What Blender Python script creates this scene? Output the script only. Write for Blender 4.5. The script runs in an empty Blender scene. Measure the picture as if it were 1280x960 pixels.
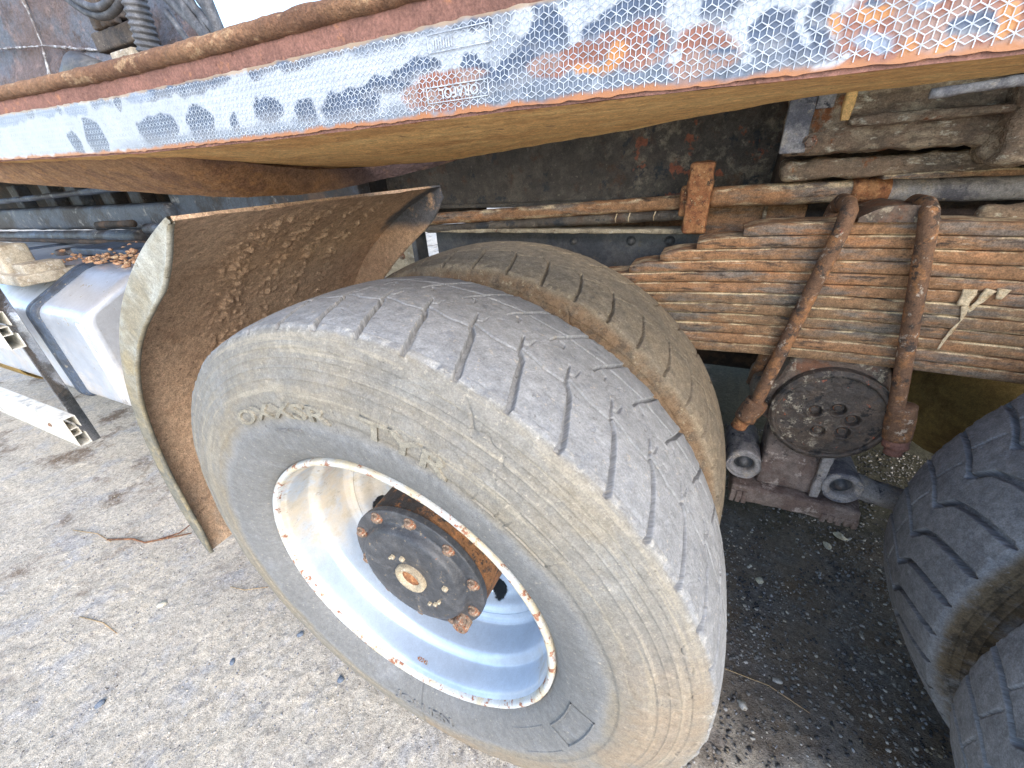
import bpy, math, random
import numpy as np
from mathutils import Matrix, Vector

S = bpy.context.scene
COL = S.collection
random.seed(7)

# ------------------------------------------------------------------ camera
CAM = (0.4139, -0.3093, 1.1713)
cd = bpy.data.cameras.new("camera")
cam = bpy.data.objects.new("camera", cd)
COL.objects.link(cam)
R = Vector((0.907009, 0.417036, -0.058444))
U = Vector((-0.153217, 0.456084, 0.876648))
F = Vector((-0.392249, 0.786174, -0.477569))
cam.matrix_world = Matrix(((R.x, U.x, -F.x, CAM[0]), (R.y, U.y, -F.y, CAM[1]), (R.z, U.z, -F.z, CAM[2]), (0, 0, 0, 1)))
cd.sensor_fit = 'HORIZONTAL'
cd.sensor_width = 36.0
cd.lens = 499.94 / 1280 * 36.0
cd.clip_start = 0.02
cd.clip_end = 500
S.camera = cam

# ------------------------------------------------------------------ light
SUN_EL, SUN_AZ = math.radians(34), math.radians(132)     # azimuth measured from +y clockwise
w = bpy.data.worlds.new("World")
S.world = w
w.use_nodes = True
nt = w.node_tree
bg = nt.nodes["Background"]
sky = nt.nodes.new("ShaderNodeTexSky")
sky.sky_type = 'NISHITA'
sky.sun_disc = False
sky.sun_elevation = SUN_EL
sky.sun_rotation = SUN_AZ
sky.air_density = 1.0
sky.dust_density = 1.0
nt.links.new(sky.outputs[0], bg.inputs[0])
bg.inputs[1].default_value = 0.15
sl = bpy.data.lights.new("sun", 'SUN')
sl.energy = 0.85
sl.angle = math.radians(45)
sl.color = (1.0, 0.93, 0.84)
so = bpy.data.objects.new("sun", sl)
COL.objects.link(so)
sd = Vector((math.sin(SUN_AZ) * math.cos(SUN_EL), math.cos(SUN_AZ) * math.cos(SUN_EL), math.sin(SUN_EL)))
so.rotation_euler = sd.to_track_quat('Z', 'Y').to_euler()
so.location = (0, -4, 8)
S.view_settings.view_transform = 'Standard'
S.view_settings.look = 'None'
S.view_settings.gamma = 1
S.view_settings.exposure = 1.85

# ------------------------------------------------------------------ numpy noise
_rg = np.random.default_rng(3)
_T = _rg.random((64, 64, 64)).astype(np.float32)


def vnoise(P, s):
    q = np.asarray(P, dtype=np.float64) * s + 1000.0
    i = np.floor(q).astype(np.int64)
    f = q - i
    f = f * f * (3 - 2 * f)
    out = 0
    for a in (0, 1):
        wa = f[..., 0] if a else 1 - f[..., 0]
        for b in (0, 1):
            wb = f[..., 1] if b else 1 - f[..., 1]
            for c in (0, 1):
                wc = f[..., 2] if c else 1 - f[..., 2]
                out = out + wa * wb * wc * _T[(i[..., 0] + a) & 63, (i[..., 1] + b) & 63, (i[..., 2] + c) & 63]
    return out * 2 - 1


def fbm(P, s, o=3):
    r, a, t = 0, 1.0, 0
    for k in range(o):
        r = r + a * vnoise(np.asarray(P) + 7.3 * k, s * 2.03 ** k)
        t += a
        a *= 0.5
    return r / t


def sstep(a, b, x):
    t = np.clip((x - a) / (b - a), 0, 1)
    return t * t * (3 - 2 * t)


# ------------------------------------------------------------------ mesh builder
class MB:
    def __init__(s):
        s.v, s.f, s.n = [], [], 0
        s.attr = []

    def raw(s, v, f):
        v = np.asarray(v, dtype=np.float64).reshape(-1, 3)
        s.v.append(v)
        for q in f:
            s.f.append(np.asarray(q, dtype=np.int64).reshape(len(q), -1) + s.n if False else np.asarray(q) + s.n)
        s.n += len(v)

    def faces(s, v, quads):
        v = np.asarray(v, dtype=np.float64).reshape(-1, 3)
        s.v.append(v)
        s.f.append(np.asarray(quads, dtype=np.int64) + s.n)
        s.n += len(v)

    def grid(s, P, cu=False, cv=False, flip=False):
        P = np.asarray(P)
        n, m = P.shape[:2]
        I = np.arange(n * m).reshape(n, m)
        if cu:
            I = np.vstack([I, I[:1]])
        if cv:
            I = np.hstack([I, I[:, :1]])
        q = np.stack([I[:-1, :-1], I[1:, :-1], I[1:, 1:], I[:-1, 1:]], -1).reshape(-1, 4)
        if flip:
            q = q[:, ::-1]
        s.faces(P.reshape(-1, 3), q)

    def box(s, x0, x1, y0, y1, z0, z1, rad=0.002, res=None, amp=0.0, ns=30, M=None, sub=None):
        """rounded box, faces diced so that its surface can be dented and caked"""
        d = np.array([x1 - x0, y1 - y0, z1 - z0])
        c = np.array([x1 + x0, y1 + y0, z1 + z0]) / 2
        h = d / 2
        rad = min(rad, h.min() * 0.98)

        def cuts(L):
            if res:
                k = max(1, int(round(L / res)))
                mid = np.linspace(-L / 2 + rad, L / 2 - rad, k + 1)
            else:
                mid = np.array([-L / 2 + rad, L / 2 - rad])
            return np.concatenate([[-L / 2, -L / 2 + rad * 0.4], mid, [L / 2 - rad * 0.4, L / 2]])
        cs = [cuts(L) for L in d]
        for ax in range(3):
            u, v = [(1, 2), (2, 0), (0, 1)][ax]
            for sg in (-1, 1):
                A, B = np.meshgrid(cs[u], cs[v], indexing='ij')
                P = np.zeros(A.shape + (3,))
                P[..., u] = A
                P[..., v] = B
                P[..., ax] = sg * h[ax]
                q = np.clip(P, -(h - rad), h - rad)
                n = P - q
                n /= np.maximum(np.linalg.norm(n, axis=-1, keepdims=True), 1e-9)
                P = q + n * rad + c
                if amp:
                    P = P + n * (amp * fbm(P, ns, 3))[..., None]
                if M is not None:
                    P = P @ np.array(M.to_3x3()).T + np.array(M.translation)
                s.grid(P, flip=(sg < 0))

    def tube(s, pts, r, seg=14, amp=0.0, ns=40, cap=True, step=None):
        pts = np.asarray(pts, dtype=np.float64)
        if step:
            out = [pts[0]]
            for a, b in zip(pts[:-1], pts[1:]):
                k = max(1, int(np.linalg.norm(b - a) / step))
                for j in range(1, k + 1):
                    out.append(a + (b - a) * j / k)
            pts = np.array(out)
        n = len(pts)
        r = np.ones(n) * r if np.isscalar(r) else np.interp(np.linspace(0, 1, n), np.linspace(0, 1, len(r)), r)
        t = np.gradient(pts, axis=0)
        t /= np.linalg.norm(t, axis=1, keepdims=True)
        up = np.array([0, 0, 1.0]) if abs(t[0][2]) < 0.9 else np.array([0, 1.0, 0])
        a = np.cross(t[0], up)
        a /= np.linalg.norm(a)
        A = []
        for k in range(n):
            a = a - t[k] * (a @ t[k])
            a /= np.linalg.norm(a)
            A.append(a)
        A = np.array(A)
        B = np.cross(t, A)
        th = np.linspace(0, 2 * np.pi, seg, endpoint=False)
        N = A[:, None] * np.cos(th)[None, :, None] + B[:, None] * np.sin(th)[None, :, None]
        P = pts[:, None] + N * r[:, None, None]
        if amp:
            P = P + N * (amp * fbm(P, ns, 3))[..., None]
        s.grid(P, cv=True, flip=True)
        if cap:
            for k, fl in ((0, False), (n - 1, True)):
                C = np.vstack([P[k], pts[k][None]])
                s.faces(C, [[i, (i + 1) % seg, seg, seg] if fl else [(i + 1) % seg, i, seg, seg] for i in range(seg)])

    def lathe(s, prof, c=(0, 0, 0), seg=64, axis='y', a0=0, a1=2 * math.pi, amp=0, ns=30, flip=False):
        prof = np.asarray(prof, dtype=np.float64)        # (along, radius)
        full = abs(a1 - a0 - 2 * math.pi) < 1e-6
        th = np.linspace(a0, a1, seg, endpoint=not full)
        al, r = prof[:, 0][:, None], prof[:, 1][:, None]
        z0 = np.zeros_like(th)[None]
        if axis == 'y':
            P = np.stack([r * np.cos(th)[None], al + z0, r * np.sin(th)[None]], -1)
        elif axis == 'x':
            P = np.stack([al + z0, r * np.cos(th)[None], r * np.sin(th)[None]], -1)
        else:
            P = np.stack([r * np.cos(th)[None], r * np.sin(th)[None], al + z0], -1)
        P = P + np.array(c)
        if amp:
            P = P + amp * np.stack([fbm(P + k * 3.1, ns, 2) for k in range(3)], -1)
        s.grid(P, cv=full, flip=flip)

    def prism(s, poly, a, b, plane='xz', rad=0):
        """closed polygon (list of 2-d points) extruded between a and b on the third axis"""
        n = len(poly)

        def p3(p, t):
            return {'xz': (p[0], t, p[1]), 'yz': (t, p[0], p[1]), 'xy': (p[0], p[1], t)}[plane]
        V = [p3(p, a) for p in poly] + [p3(p, b) for p in poly]
        s.v.append(np.array(V, dtype=float))
        s.poly = getattr(s, 'poly', [])
        s.poly += [[s.n + i for i in range(n)][::-1], [s.n + n + i for i in range(n)]]
        s.poly += [[s.n + i, s.n + (i + 1) % n, s.n + n + (i + 1) % n, s.n + n + i] for i in range(n)]
        s.n += 2 * n

    def obj(s, name, mat, parent=None, smooth=True, weld=True, loc=(0, 0, 0), rot=None, auto=None):
        V = np.concatenate(s.v)
        fl = [f for f in s.f if len(f)]
        poly = [list(map(int, p)) for p in getattr(s, 'poly', [])]
        Q = np.concatenate(fl) if fl else np.zeros((0, 4), dtype=np.int64)
        if weld and len(V) < 400000:
            k = np.round(V * 2e5).astype(np.int64)
            _, ui, inv = np.unique(k, axis=0, return_index=True, return_inverse=True)
            inv = inv.reshape(-1)
            V = V[ui]
            Q = inv[Q]
            poly = [[int(inv[i]) for i in p] for p in poly]
        me = bpy.data.meshes.new(name)
        if poly or (len(Q) and (np.sort(Q, 1)[:, 1:] == np.sort(Q, 1)[:, :-1]).any()):
            fs = []
            for q in Q.tolist():
                r = []
                for i in q:
                    if i not in r:
                        r.append(i)
                if len(r) > 2:
                    fs.append(r)
            me.from_pydata(V.tolist(), [], fs + poly)
        else:
            me.vertices.add(len(V))
            me.vertices.foreach_set('co', V.astype(np.float32).ravel())
            me.loops.add(len(Q) * 4)
            me.loops.foreach_set('vertex_index', Q.astype(np.int32).ravel())
            me.polygons.add(len(Q))
            me.polygons.foreach_set('loop_start', np.arange(0, len(Q) * 4, 4, dtype=np.int32))
            me.update(calc_edges=True)
        me.validate()
        if smooth:
            me.polygons.foreach_set('use_smooth', np.ones(len(me.polygons), dtype=bool))
            if auto is not None:
                me.set_sharp_from_angle(angle=math.radians(auto))
        if mat:
            me.materials.append(mat)
        o = bpy.data.objects.new(name, me)
        COL.objects.link(o)
        o.location = loc
        if rot:
            o.rotation_euler = rot
        if parent is not None:
            o.parent = parent
        return o


def tag(o, label, cat, group=None):
    o['label'] = label
    o['category'] = cat
    if group:
        o['group'] = group
    return o


# ------------------------------------------------------------------ materials
def srgb(r, g, b):
    f = lambda c: (c / 255 / 12.92) if c <= 10 else ((c / 255 + 0.055) / 1.055) ** 2.4
    q = [f(r), f(g), f(b)]
    l = .3 * q[0] + .5 * q[1] + .2 * q[2]
    return tuple(l + (c - l) * .9 for c in q) + (1,)


def L(c, s, lo=0.45, hi=0.6, d=4, st=(1, 1, 1), mask=None, rough=None, metal=None, up=None, amt=1.0, rg=0.72, off=0):
    return dict(c=c, s=s, lo=lo, hi=hi, d=d, st=st, mask=mask, rough=rough, metal=metal, up=up, amt=amt, rg=rg, off=off)


def M(name, base, layers=(), rough=0.8, metal=0.0, bumps=(), attr=None, spec=0.4, coat=0, grain=0.5):
    m = bpy.data.materials.new(name)
    m.use_nodes = True
    nt = m.node_tree
    N, K = nt.nodes, nt.links
    b = N["Principled BSDF"]
    if attr:
        co = N.new("ShaderNodeAttribute")
        co.attribute_name = attr
        cv = co.outputs["Vector"]
    else:
        co = N.new("ShaderNodeTexCoord")
        cv = co.outputs["Object"]
    sep = N.new("ShaderNodeSeparateXYZ")
    K.new(cv, sep.inputs[0])

    def noise(s, d, st, rg=0.6, off=0):
        mp = N.new("ShaderNodeMapping")
        mp.inputs["Scale"].default_value = st
        mp.inputs["Location"].default_value = (off, off * 0.7, off * 1.3)
        K.new(cv, mp.inputs[0])
        n = N.new("ShaderNodeTexNoise")
        n.inputs["Scale"].default_value = s
        n.inputs["Detail"].default_value = d
        n.inputs["Roughness"].default_value = rg
        K.new(mp.outputs[0], n.inputs["Vector"])
        return n.outputs["Fac"]

    def mrange(x, lo, hi, a=0.0, bb=1.0):
        r = N.new("ShaderNodeMapRange")
        r.interpolation_type = 'SMOOTHSTEP'
        r.inputs[1].default_value = lo
        r.inputs[2].default_value = hi
        r.inputs[3].default_value = a
        r.inputs[4].default_value = bb
        K.new(x, r.inputs[0])
        return r.outputs[0]

    def mul(a, bb):
        k = N.new("ShaderNodeMath")
        k.operation = 'MULTIPLY'
        K.new(a, k.inputs[0])
        if isinstance(bb, float):
            k.inputs[1].default_value = bb
        else:
            K.new(bb, k.inputs[1])
        return k.outputs[0]

    def mix(typ, f, a, bb):
        x = N.new("ShaderNodeMix")
        x.data_type = typ
        i = {'RGBA': (6, 7, 2), 'FLOAT': (2, 3, 0)}[typ]
        K.new(f, x.inputs[0])
        for k, v in ((i[0], a), (i[1], bb)):
            if hasattr(v, 'links') or hasattr(v, 'is_linked'):
                K.new(v, x.inputs[k])
            else:
                x.inputs[k].default_value = v
        return x.outputs[i[2]]
    rgb = N.new("ShaderNodeRGB")
    rgb.outputs[0].default_value = base
    col = rgb.outputs[0]
    # every surface has a fine tonal variation of its own
    v = N.new("ShaderNodeValue")
    v.outputs[0].default_value = rough
    ro = v.outputs[0]
    v2 = N.new("ShaderNodeValue")
    v2.outputs[0].default_value = metal
    me = v2.outputs[0]
    for l in layers:
        f = mrange(noise(l['s'], l['d'], l['st'], l['rg'], l['off']), l['lo'], l['hi'])
        if l['mask']:
            ms = l['mask'] if isinstance(l['mask'], list) else [l['mask']]
            for ax, a, bb in ms:
                src = sep.outputs['xyz'.index(ax)]
                wob = N.new("ShaderNodeMath")
                wob.operation = 'MULTIPLY_ADD'
                K.new(noise(12, 4, (1, 1, 1)), wob.inputs[0])
                wob.inputs[1].default_value = abs(bb - a) * 1.2
                K.new(src, wob.inputs[2])
                off = abs(bb - a) * 0.6
                if a <= bb:
                    f = mul(f, mrange(wob.outputs[0], a + off, bb + off))
                else:
                    f = mul(f, mrange(wob.outputs[0], bb + off, a + off, 1.0, 0.0))
        if l['up'] is not None:
            g = N.new("ShaderNodeNewGeometry")
            sx = N.new("ShaderNodeSeparateXYZ")
            K.new(g.outputs["Normal"], sx.inputs[0])
            f = mul(f, mrange(sx.outputs[2], l['up'][0], l['up'][1]))
        if l['amt'] != 1.0:
            f = mul(f, float(l['amt']))
        col = mix('RGBA', f, col, l['c'])
        if l['rough'] is not None:
            ro = mix('FLOAT', f, ro, l['rough'])
        if l['metal'] is not None:
            me = mix('FLOAT', f, me, l['metal'])
    if grain:
        g1 = mrange(noise(420, 4, (1, 1, 1), .7), .3, .7, 1 - grain * .55, 1 + grain * .45)
        g2 = mrange(noise(75, 6, (1, 1, 1), .75), .3, .7, 1 - grain * .5, 1 + grain * .4)
        gm = mul(g1, g2)
        vm = N.new("ShaderNodeVectorMath")
        vm.operation = 'SCALE'
        K.new(col, vm.inputs[0])
        K.new(gm, vm.inputs["Scale"])
        col = vm.outputs[0]
    K.new(col, b.inputs["Base Color"])
    K.new(ro, b.inputs["Roughness"])
    K.new(me, b.inputs["Metallic"])
    b.inputs["Specular IOR Level"].default_value = spec
    b.inputs["Coat Weight"].default_value = coat
    prev = None
    for (s, st, dist, *rest) in bumps:
        stv = rest[0] if rest else (1, 1, 1)
        bp = N.new("ShaderNodeBump")
        bp.inputs["Strength"].default_value = st
        bp.inputs["Distance"].default_value = dist
        K.new(noise(s, 5, stv, 0.65), bp.inputs["Height"])
        if prev is not None:
            K.new(prev, bp.inputs["Normal"])
        prev = bp.outputs[0]
    if prev is not None:
        K.new(prev, b.inputs["Normal"])
    return m


RUST = srgb(120, 62, 35)
RUSTO = srgb(176, 98, 46)
RUSTD = srgb(66, 40, 30)
DUST = srgb(168, 138, 100)
MUD = srgb(140, 104, 66)
PALE = srgb(196, 184, 160)
BLK = srgb(40, 40, 42)

# tyre materials work in polar coordinates stored on the mesh: x = arc length, y = across, z = radius
m_tyre = M("worn_rubber", srgb(130, 131, 132), [
    L(srgb(146, 147, 148), 14, .35, .7, 6),
    L(srgb(112, 116, 124), 60, .52, .66, 5, (1, 1, 1), amt=.6),
    L(srgb(110, 109, 106), 7, .3, .5, 6, mask=('z', .400, .360), amt=.7),
    L(srgb(126, 121, 111), 5, .25, .5, 6, mask=[('z', .375, .40), ('z', .520, .508)], amt=.85),
    L(srgb(138, 136, 130), 26, .5, .66, 8, (.5, 1, 1), mask=[('z', .400, .415), ('z', .522, .512)]),
    L(srgb(138, 128, 110), 9, .42, .66, 6, (.35, 1, 1), mask=[('z', .372, .40), ('z', .520, .508)]),
    L(srgb(150, 142, 126), 22, .5, .6, 8, (.12, 1, 3), mask=[('z', .40, .42), ('z', .516, .50)]),
    L(srgb(112, 110, 106), 8, .50, .66, 8, mask=[('z', .43, .45), ('z', .517, .505)], amt=.5),
    L(srgb(150, 130, 106), 5, .35, .6, 6, mask=[('x', .28, .02), ('z', .385, .43), ('z', .52, .50)], amt=.7),
    L(srgb(176, 172, 162), 70, .50, .66, 8, mask=[('z', .502, .510), ('z', .524, .519)], amt=.6),
    L(srgb(178, 168, 150), 120, .6, .7, 3, amt=.5),
    L(srgb(74, 70, 66), 90, .64, .72, 4, amt=.6),
], rough=.78, bumps=[(380, .7, .0014), (70, .6, .003, (.6, 1, 1)), (1100, .4, .0006)], attr="pv", spec=.3, grain=.34)
m_tyre_in = M("muddy_rubber", srgb(126, 114, 96), [
    L(srgb(142, 126, 102), 14, .35, .65, 6),
    L(srgb(108, 98, 84), 50, .54, .7, 6),
    L(srgb(126, 102, 76), 9, .32, .5, 6, mask=[('z', .515, .500)]),
    L(srgb(92, 82, 70), 30, .5, .62, 6, mask=[('z', .515, .500)], amt=.7),
    L(srgb(160, 146, 118), 90, .58, .7, 5),
], rough=.9, bumps=[(300, .5, .0015), (45, .6, .006), (900, .3, .0008)], attr="pv", spec=.25)
m_tyre_rear = M("blue_grey_rubber", srgb(120, 123, 128), [
    L(srgb(138, 141, 146), 14, .35, .65, 6),
    L(srgb(104, 108, 116), 40, .54, .7, 5),
    L(srgb(110, 96, 74), 11, .35, .55, 6, mask=[('z', .512, .498)]),
    L(srgb(60, 54, 46), 30, .45, .6, 6, mask=[('z', .505, .49)], amt=.8),
    L(srgb(130, 132, 136), 130, .6, .7, 4, amt=.6),
], rough=.75, bumps=[(350, .35, .0012), (60, .35, .004)], attr="pv", spec=.35)
m_rim = M("silver_rim_paint", srgb(176, 192, 210), [  # reflected sky blue tinted into base, reflected ground painted tan above
    L(srgb(188, 204, 222), 4, .4, .6, 3),
    L(srgb(206, 186, 152), 5, .30, .58, 6, mask=('z', -.14, .06), rough=.75, metal=0, amt=.85),
    L(srgb(176, 164, 140), 24, .5, .66, 8, mask=('z', -.14, .06), rough=.8, metal=0, amt=.7),
    L(srgb(200, 150, 108), 7, .50, .64, 6, mask=('z', .10, .18), rough=.8, metal=0, amt=.8),
    L(srgb(128, 116, 98), 60, .58, .66, 8, mask=('z', -.06, .10), rough=.85, metal=0, amt=.7),
    L(srgb(120, 92, 74), 90, .70, .74, 4, rough=.9, metal=0),
], rough=.38, metal=.5, bumps=[(90, .06, .002)], spec=.5, grain=.12)
m_flange = M("chipped_rim_edge", srgb(190, 194, 194), [
    L(srgb(196, 184, 156), 12, .42, .6, 6, rough=.6),
    L(srgb(150, 100, 74), 55, .545, .61, 6, rough=.9),
    L(srgb(120, 76, 54), 120, .63, .68, 5, rough=.9),
], rough=.4, bumps=[(160, .4, .0015)], grain=.2)
m_hubface = M("black_hub_paint", srgb(66, 68, 72), [
    L(srgb(86, 86, 88), 24, .45, .65, 6, rough=.55),
    L(srgb(140, 124, 102), 70, .61, .67, 6, rough=.9),
    L(srgb(140, 92, 62), 60, .66, .70, 6, rough=.9),
], rough=.42, bumps=[(150, .3, .002)])
m_hubdrum = M("rusty_hub_barrel", srgb(150, 104, 64), [
    L(srgb(66, 62, 60), 20, .36, .50, 8, mask=("x", .12, .0)),
    L(srgb(66, 62, 60), 26, .52, .60, 8),
    L(srgb(178, 116, 62), 50, .52, .64, 6),
    L(srgb(80, 60, 46), 100, .56, .64, 5),
], rough=.85, bumps=[(150, .6, .003)])
m_nut = M("rusty_nut", srgb(132, 112, 94), [
    L(srgb(150, 92, 58), 110, .48, .58, 5),
    L(srgb(184, 168, 146), 160, .55, .65, 5),
    L(srgb(70, 60, 54), 210, .55, .62, 4),
], rough=.85, bumps=[(400, .6, .002)])
m_rustorange = M("orange_rust", srgb(154, 98, 58), [
    L(srgb(182, 128, 78), 40, .45, .6, 6),
    L(srgb(104, 62, 40), 60, .52, .62, 6),
    L(srgb(70, 54, 44), 24, .60, .66, 6),
    L(srgb(200, 170, 120), 120, .60, .7, 4),
], rough=.9, bumps=[(220, .7, .003), (60, .5, .004)])
m_leaf = M("rusty_spring_steel", srgb(154, 112, 74), [
    L(srgb(124, 110, 98), 12, .46, .60, 8, (.35, 1, 2)),
    L(srgb(172, 120, 76), 18, .48, .64, 8, (.4, 1, 2)),
    L(srgb(70, 56, 46), 36, .54, .66, 8, (.35, 1, 2)),
    L(srgb(178, 158, 134), 44, .60, .68, 9, (.3, 1, 3), amt=.8),
    L(srgb(210, 184, 144), 30, .48, .58, 7, (.4, 1, 1), up=(.25, .7)),
    L(srgb(210, 184, 144), 30, .50, .62, 7, (.4, 1, 1), up=(-.2, -.7), amt=.7),
], rough=.8, bumps=[(160, .5, .002, (.3, 1, 1)), (500, .5, .001)], grain=.7)
m_leaf_b = M("dusty_spring_steel", srgb(142, 108, 74), [
    L(srgb(116, 106, 94), 12, .44, .60, 8, (.35, 1, 2)),
    L(srgb(166, 118, 76), 22, .52, .66, 8, (.4, 1, 2)),
    L(srgb(184, 156, 116), 30, .58, .68, 8, (.5, 1, 2), amt=.8),
    L(srgb(62, 54, 48), 40, .56, .66, 8, (.35, 1, 2)),
    L(srgb(216, 192, 148), 26, .44, .56, 7, (.4, 1, 1), up=(.25, .7)),
    L(srgb(210, 184, 144), 30, .48, .62, 7, (.4, 1, 1), up=(-.2, -.7), amt=.7),
], rough=.82, bumps=[(160, .5, .002, (.3, 1, 1)), (500, .5, .001)], grain=.7)
m_ubolt = M("rusted_bolt_steel", srgb(118, 86, 62), [
    L(srgb(160, 110, 66), 28, .50, .60, 6),
    L(srgb(74, 62, 54), 30, .54, .62, 6),
    L(srgb(176, 158, 138), 50, .58, .64, 6),
    L(srgb(150, 80, 56), 40, .66, .7, 4),
], rough=.8, bumps=[(260, .6, .002)])
m_saddle = M("greasy_cast_iron", srgb(112, 94, 80), [
    L(srgb(126, 84, 58), 18, .48, .6, 6),
    L(srgb(52, 48, 48), 20, .5, .6, 6),
    L(srgb(168, 152, 128), 40, .56, .64, 7),
    L(srgb(190, 180, 160), 120, .62, .68, 5),
], rough=.55, bumps=[(120, .8, .005), (400, .5, .002)])
m_disc = M("oily_hub_disc", srgb(74, 66, 60), [
    L(srgb(92, 78, 66), 16, .46, .6, 6),
    L(srgb(176, 164, 142), 60, .54, .6, 8, mask=('x', .74, .66), rough=.8),
    L(srgb(168, 86, 50), 50, .64, .68, 5),
    L(srgb(40, 38, 38), 30, .56, .62, 5),
], rough=.45, bumps=[(150, .8, .004), (420, .5, .002)])
m_base = M("dusty_bracket_iron", srgb(134, 118, 108), [
    L(srgb(116, 96, 86), 16, .45, .6, 6),
    L(srgb(176, 160, 148), 26, .58, .64, 6),
    L(srgb(56, 52, 54), 22, .52, .62, 6, mask=('z', .46, .52)),
], rough=.8, bumps=[(120, .6, .004)])
m_rod = M("grey_rod_dust", srgb(158, 152, 148), [
    L(srgb(104, 102, 108), 14, .45, .6, 6),
    L(srgb(172, 160, 146), 30, .54, .62, 6),
    L(srgb(70, 70, 76), 40, .6, .66, 5),
], rough=.8, bumps=[(160, .6, .004)])
m_black = M("oily_black_frame", srgb(80, 72, 64), [
    L(srgb(104, 94, 82), 10, .42, .62, 6),
    L(srgb(146, 132, 112), 26, .50, .64, 7, mask=('x', .0, .30)),
    L(srgb(150, 140, 122), 70, .60, .66, 7, amt=.6),
    L(srgb(164, 92, 62), 11, .58, .63, 4, mask=('x', .1, .25)),
    L(srgb(96, 66, 46), 14, .56, .66, 6, amt=.7),
    L(srgb(56, 58, 62), 18, .56, .64, 5),
], rough=.5, bumps=[(90, .9, .006), (300, .6, .003)])
m_smoothblack = M("black_painted_plate", srgb(72, 74, 78), [
    L(srgb(96, 94, 92), 10, .42, .62, 6),
    L(srgb(92, 86, 76), 50, .58, .66, 6),
    L(srgb(96, 72, 52), 9, .55, .68, 6, mask=('x', .2, .42)),
], rough=.42, bumps=[(60, .3, .004)])
m_mudframe = M("mud_caked_frame", srgb(150, 124, 98), [
    L(srgb(116, 100, 82), 12, .42, .6, 6, (.5, 1, 1)),
    L(srgb(176, 154, 124), 24, .48, .6, 7, (.6, 1, 1.5)),
    L(srgb(202, 190, 164), 50, .56, .64, 7, (.6, 1, 1.5)),
    L(srgb(150, 92, 50), 15, .58, .66, 5),
    L(srgb(80, 76, 70), 26, .60, .68, 6),
], rough=.88, bumps=[(70, 1, .008, (.6, 1, 1.4)), (260, .8, .004)])
m_rail_red = M("rust_red_rail", srgb(142, 98, 84), [
    L(srgb(124, 86, 74), 10, .42, .62, 6, (.5, 1, 1)),
    L(srgb(166, 112, 82), 34, .56, .64, 6),
    L(srgb(96, 62, 50), 60, .60, .68, 5),
], rough=.85, bumps=[(300, .6, .0012), (70, .4, .003)])
m_rail_lip = M("mud_brown_lip", srgb(140, 102, 72), [
    L(srgb(118, 82, 58), 26, .45, .6, 6, (.4, 1, 1)),
    L(srgb(172, 138, 102), 50, .54, .64, 6, (.5, 1, 1)),
], rough=.9, bumps=[(160, 1, .004), (500, .6, .001)])
m_under = M("ochre_dusty_underside", srgb(228, 176, 100), [
    L(srgb(206, 150, 80), 7, .42, .62, 7, (.5, 1.6, 1)),
    L(srgb(234, 188, 112), 22, .50, .64, 7, (.4, 1.4, 1)),
    L(srgb(176, 128, 80), 60, .60, .68, 5),
    L(srgb(180, 100, 60), 20, .50, .60, 5, mask=('y', .02, .002)),
    L(srgb(214, 180, 116), 160, .64, .7, 3),
], rough=.95, bumps=[(90, .5, .004, (.5, 1.5, 1)), (420, .4, .0012)])
m_beam = M("brown_mud_beam", srgb(164, 124, 86), [
    L(srgb(136, 100, 74), 26, .45, .6, 7),
    L(srgb(166, 122, 78), 50, .5, .62, 6),
    L(srgb(84, 66, 64), 9, .3, .5, 6, mask=('x', -.26, -.16)),
], rough=.95, bumps=[(110, .8, .006), (420, .5, .002)])
m_guard_mud = M("mud_coated_guard", srgb(198, 162, 130), [
    L(srgb(208, 174, 142), 4, .38, .66, 6),
    L(srgb(166, 128, 96), 14, .50, .70, 8, amt=.6),
    L(srgb(112, 84, 64), 60, .56, .70, 8, amt=.8),
    L(srgb(196, 162, 128), 90, .60, .74, 8, amt=.6),
    L(srgb(140, 132, 122), 12, .40, .60, 7, mask=[('z', .62, .34)], amt=.7),
    L(srgb(96, 98, 104), 9, .30, .42, 5, mask=[('y', .545, .575), ('z', 1.03, 1.06)]),
], rough=.95, bumps=[(60, .8, .006), (240, .9, .003), (800, .5, .0015)], grain=.6)
m_guard_lip = M("pale_plastic_lip", srgb(140, 132, 112), [
    L(srgb(166, 164, 152), 6, .4, .6, 4, mask=('z', .8, 1.0)),
    L(srgb(150, 136, 104), 16, .45, .62, 6, mask=('z', 1.08, .84)),
    L(srgb(112, 110, 100), 22, .40, .56, 6, mask=('z', .86, .62)),
    L(srgb(110, 96, 74), 70, .62, .70, 5),
], rough=.6, bumps=[(200, .3, .001)])
m_alu = M("brushed_tank_aluminium", srgb(214, 222, 234), [
    L(srgb(196, 204, 216), 5, .4, .65, 5, (1, 1, 1)),
    L(srgb(168, 160, 148), 30, .60, .68, 6, rough=.7, metal=.1),
    L(srgb(206, 184, 152), 8, .4, .7, 6, mask=('z', .84, .66), amt=.6, rough=.6, metal=.1),  # warm reflection painted into the lower part of the tank
], rough=.34, metal=.6, bumps=[(14, .15, .004), (260, .1, .001)], grain=.12)
m_strap = M("blue_grey_strap", srgb(70, 84, 104), [L(srgb(60, 66, 76), 16, .45, .62, 5), L(srgb(140, 134, 122), 60, .6, .68, 5)], rough=.5, bumps=[(100, .2, .002)])
m_guardbar = M("ivory_anodised_bar", srgb(226, 224, 216), [
    L(srgb(212, 204, 188), 7, .45, .65, 5), L(srgb(140, 126, 104), 60, .64, .70, 5), L(srgb(164, 164, 160), 26, .5, .7, 5)],
    rough=.42, metal=.25, bumps=[(60, .08, .002)], grain=.15)
m_inside = M("dark_grimy_bore", srgb(64, 60, 58), [L(srgb(92, 86, 80), 30, .5, .65, 5)], rough=.8)
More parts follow.
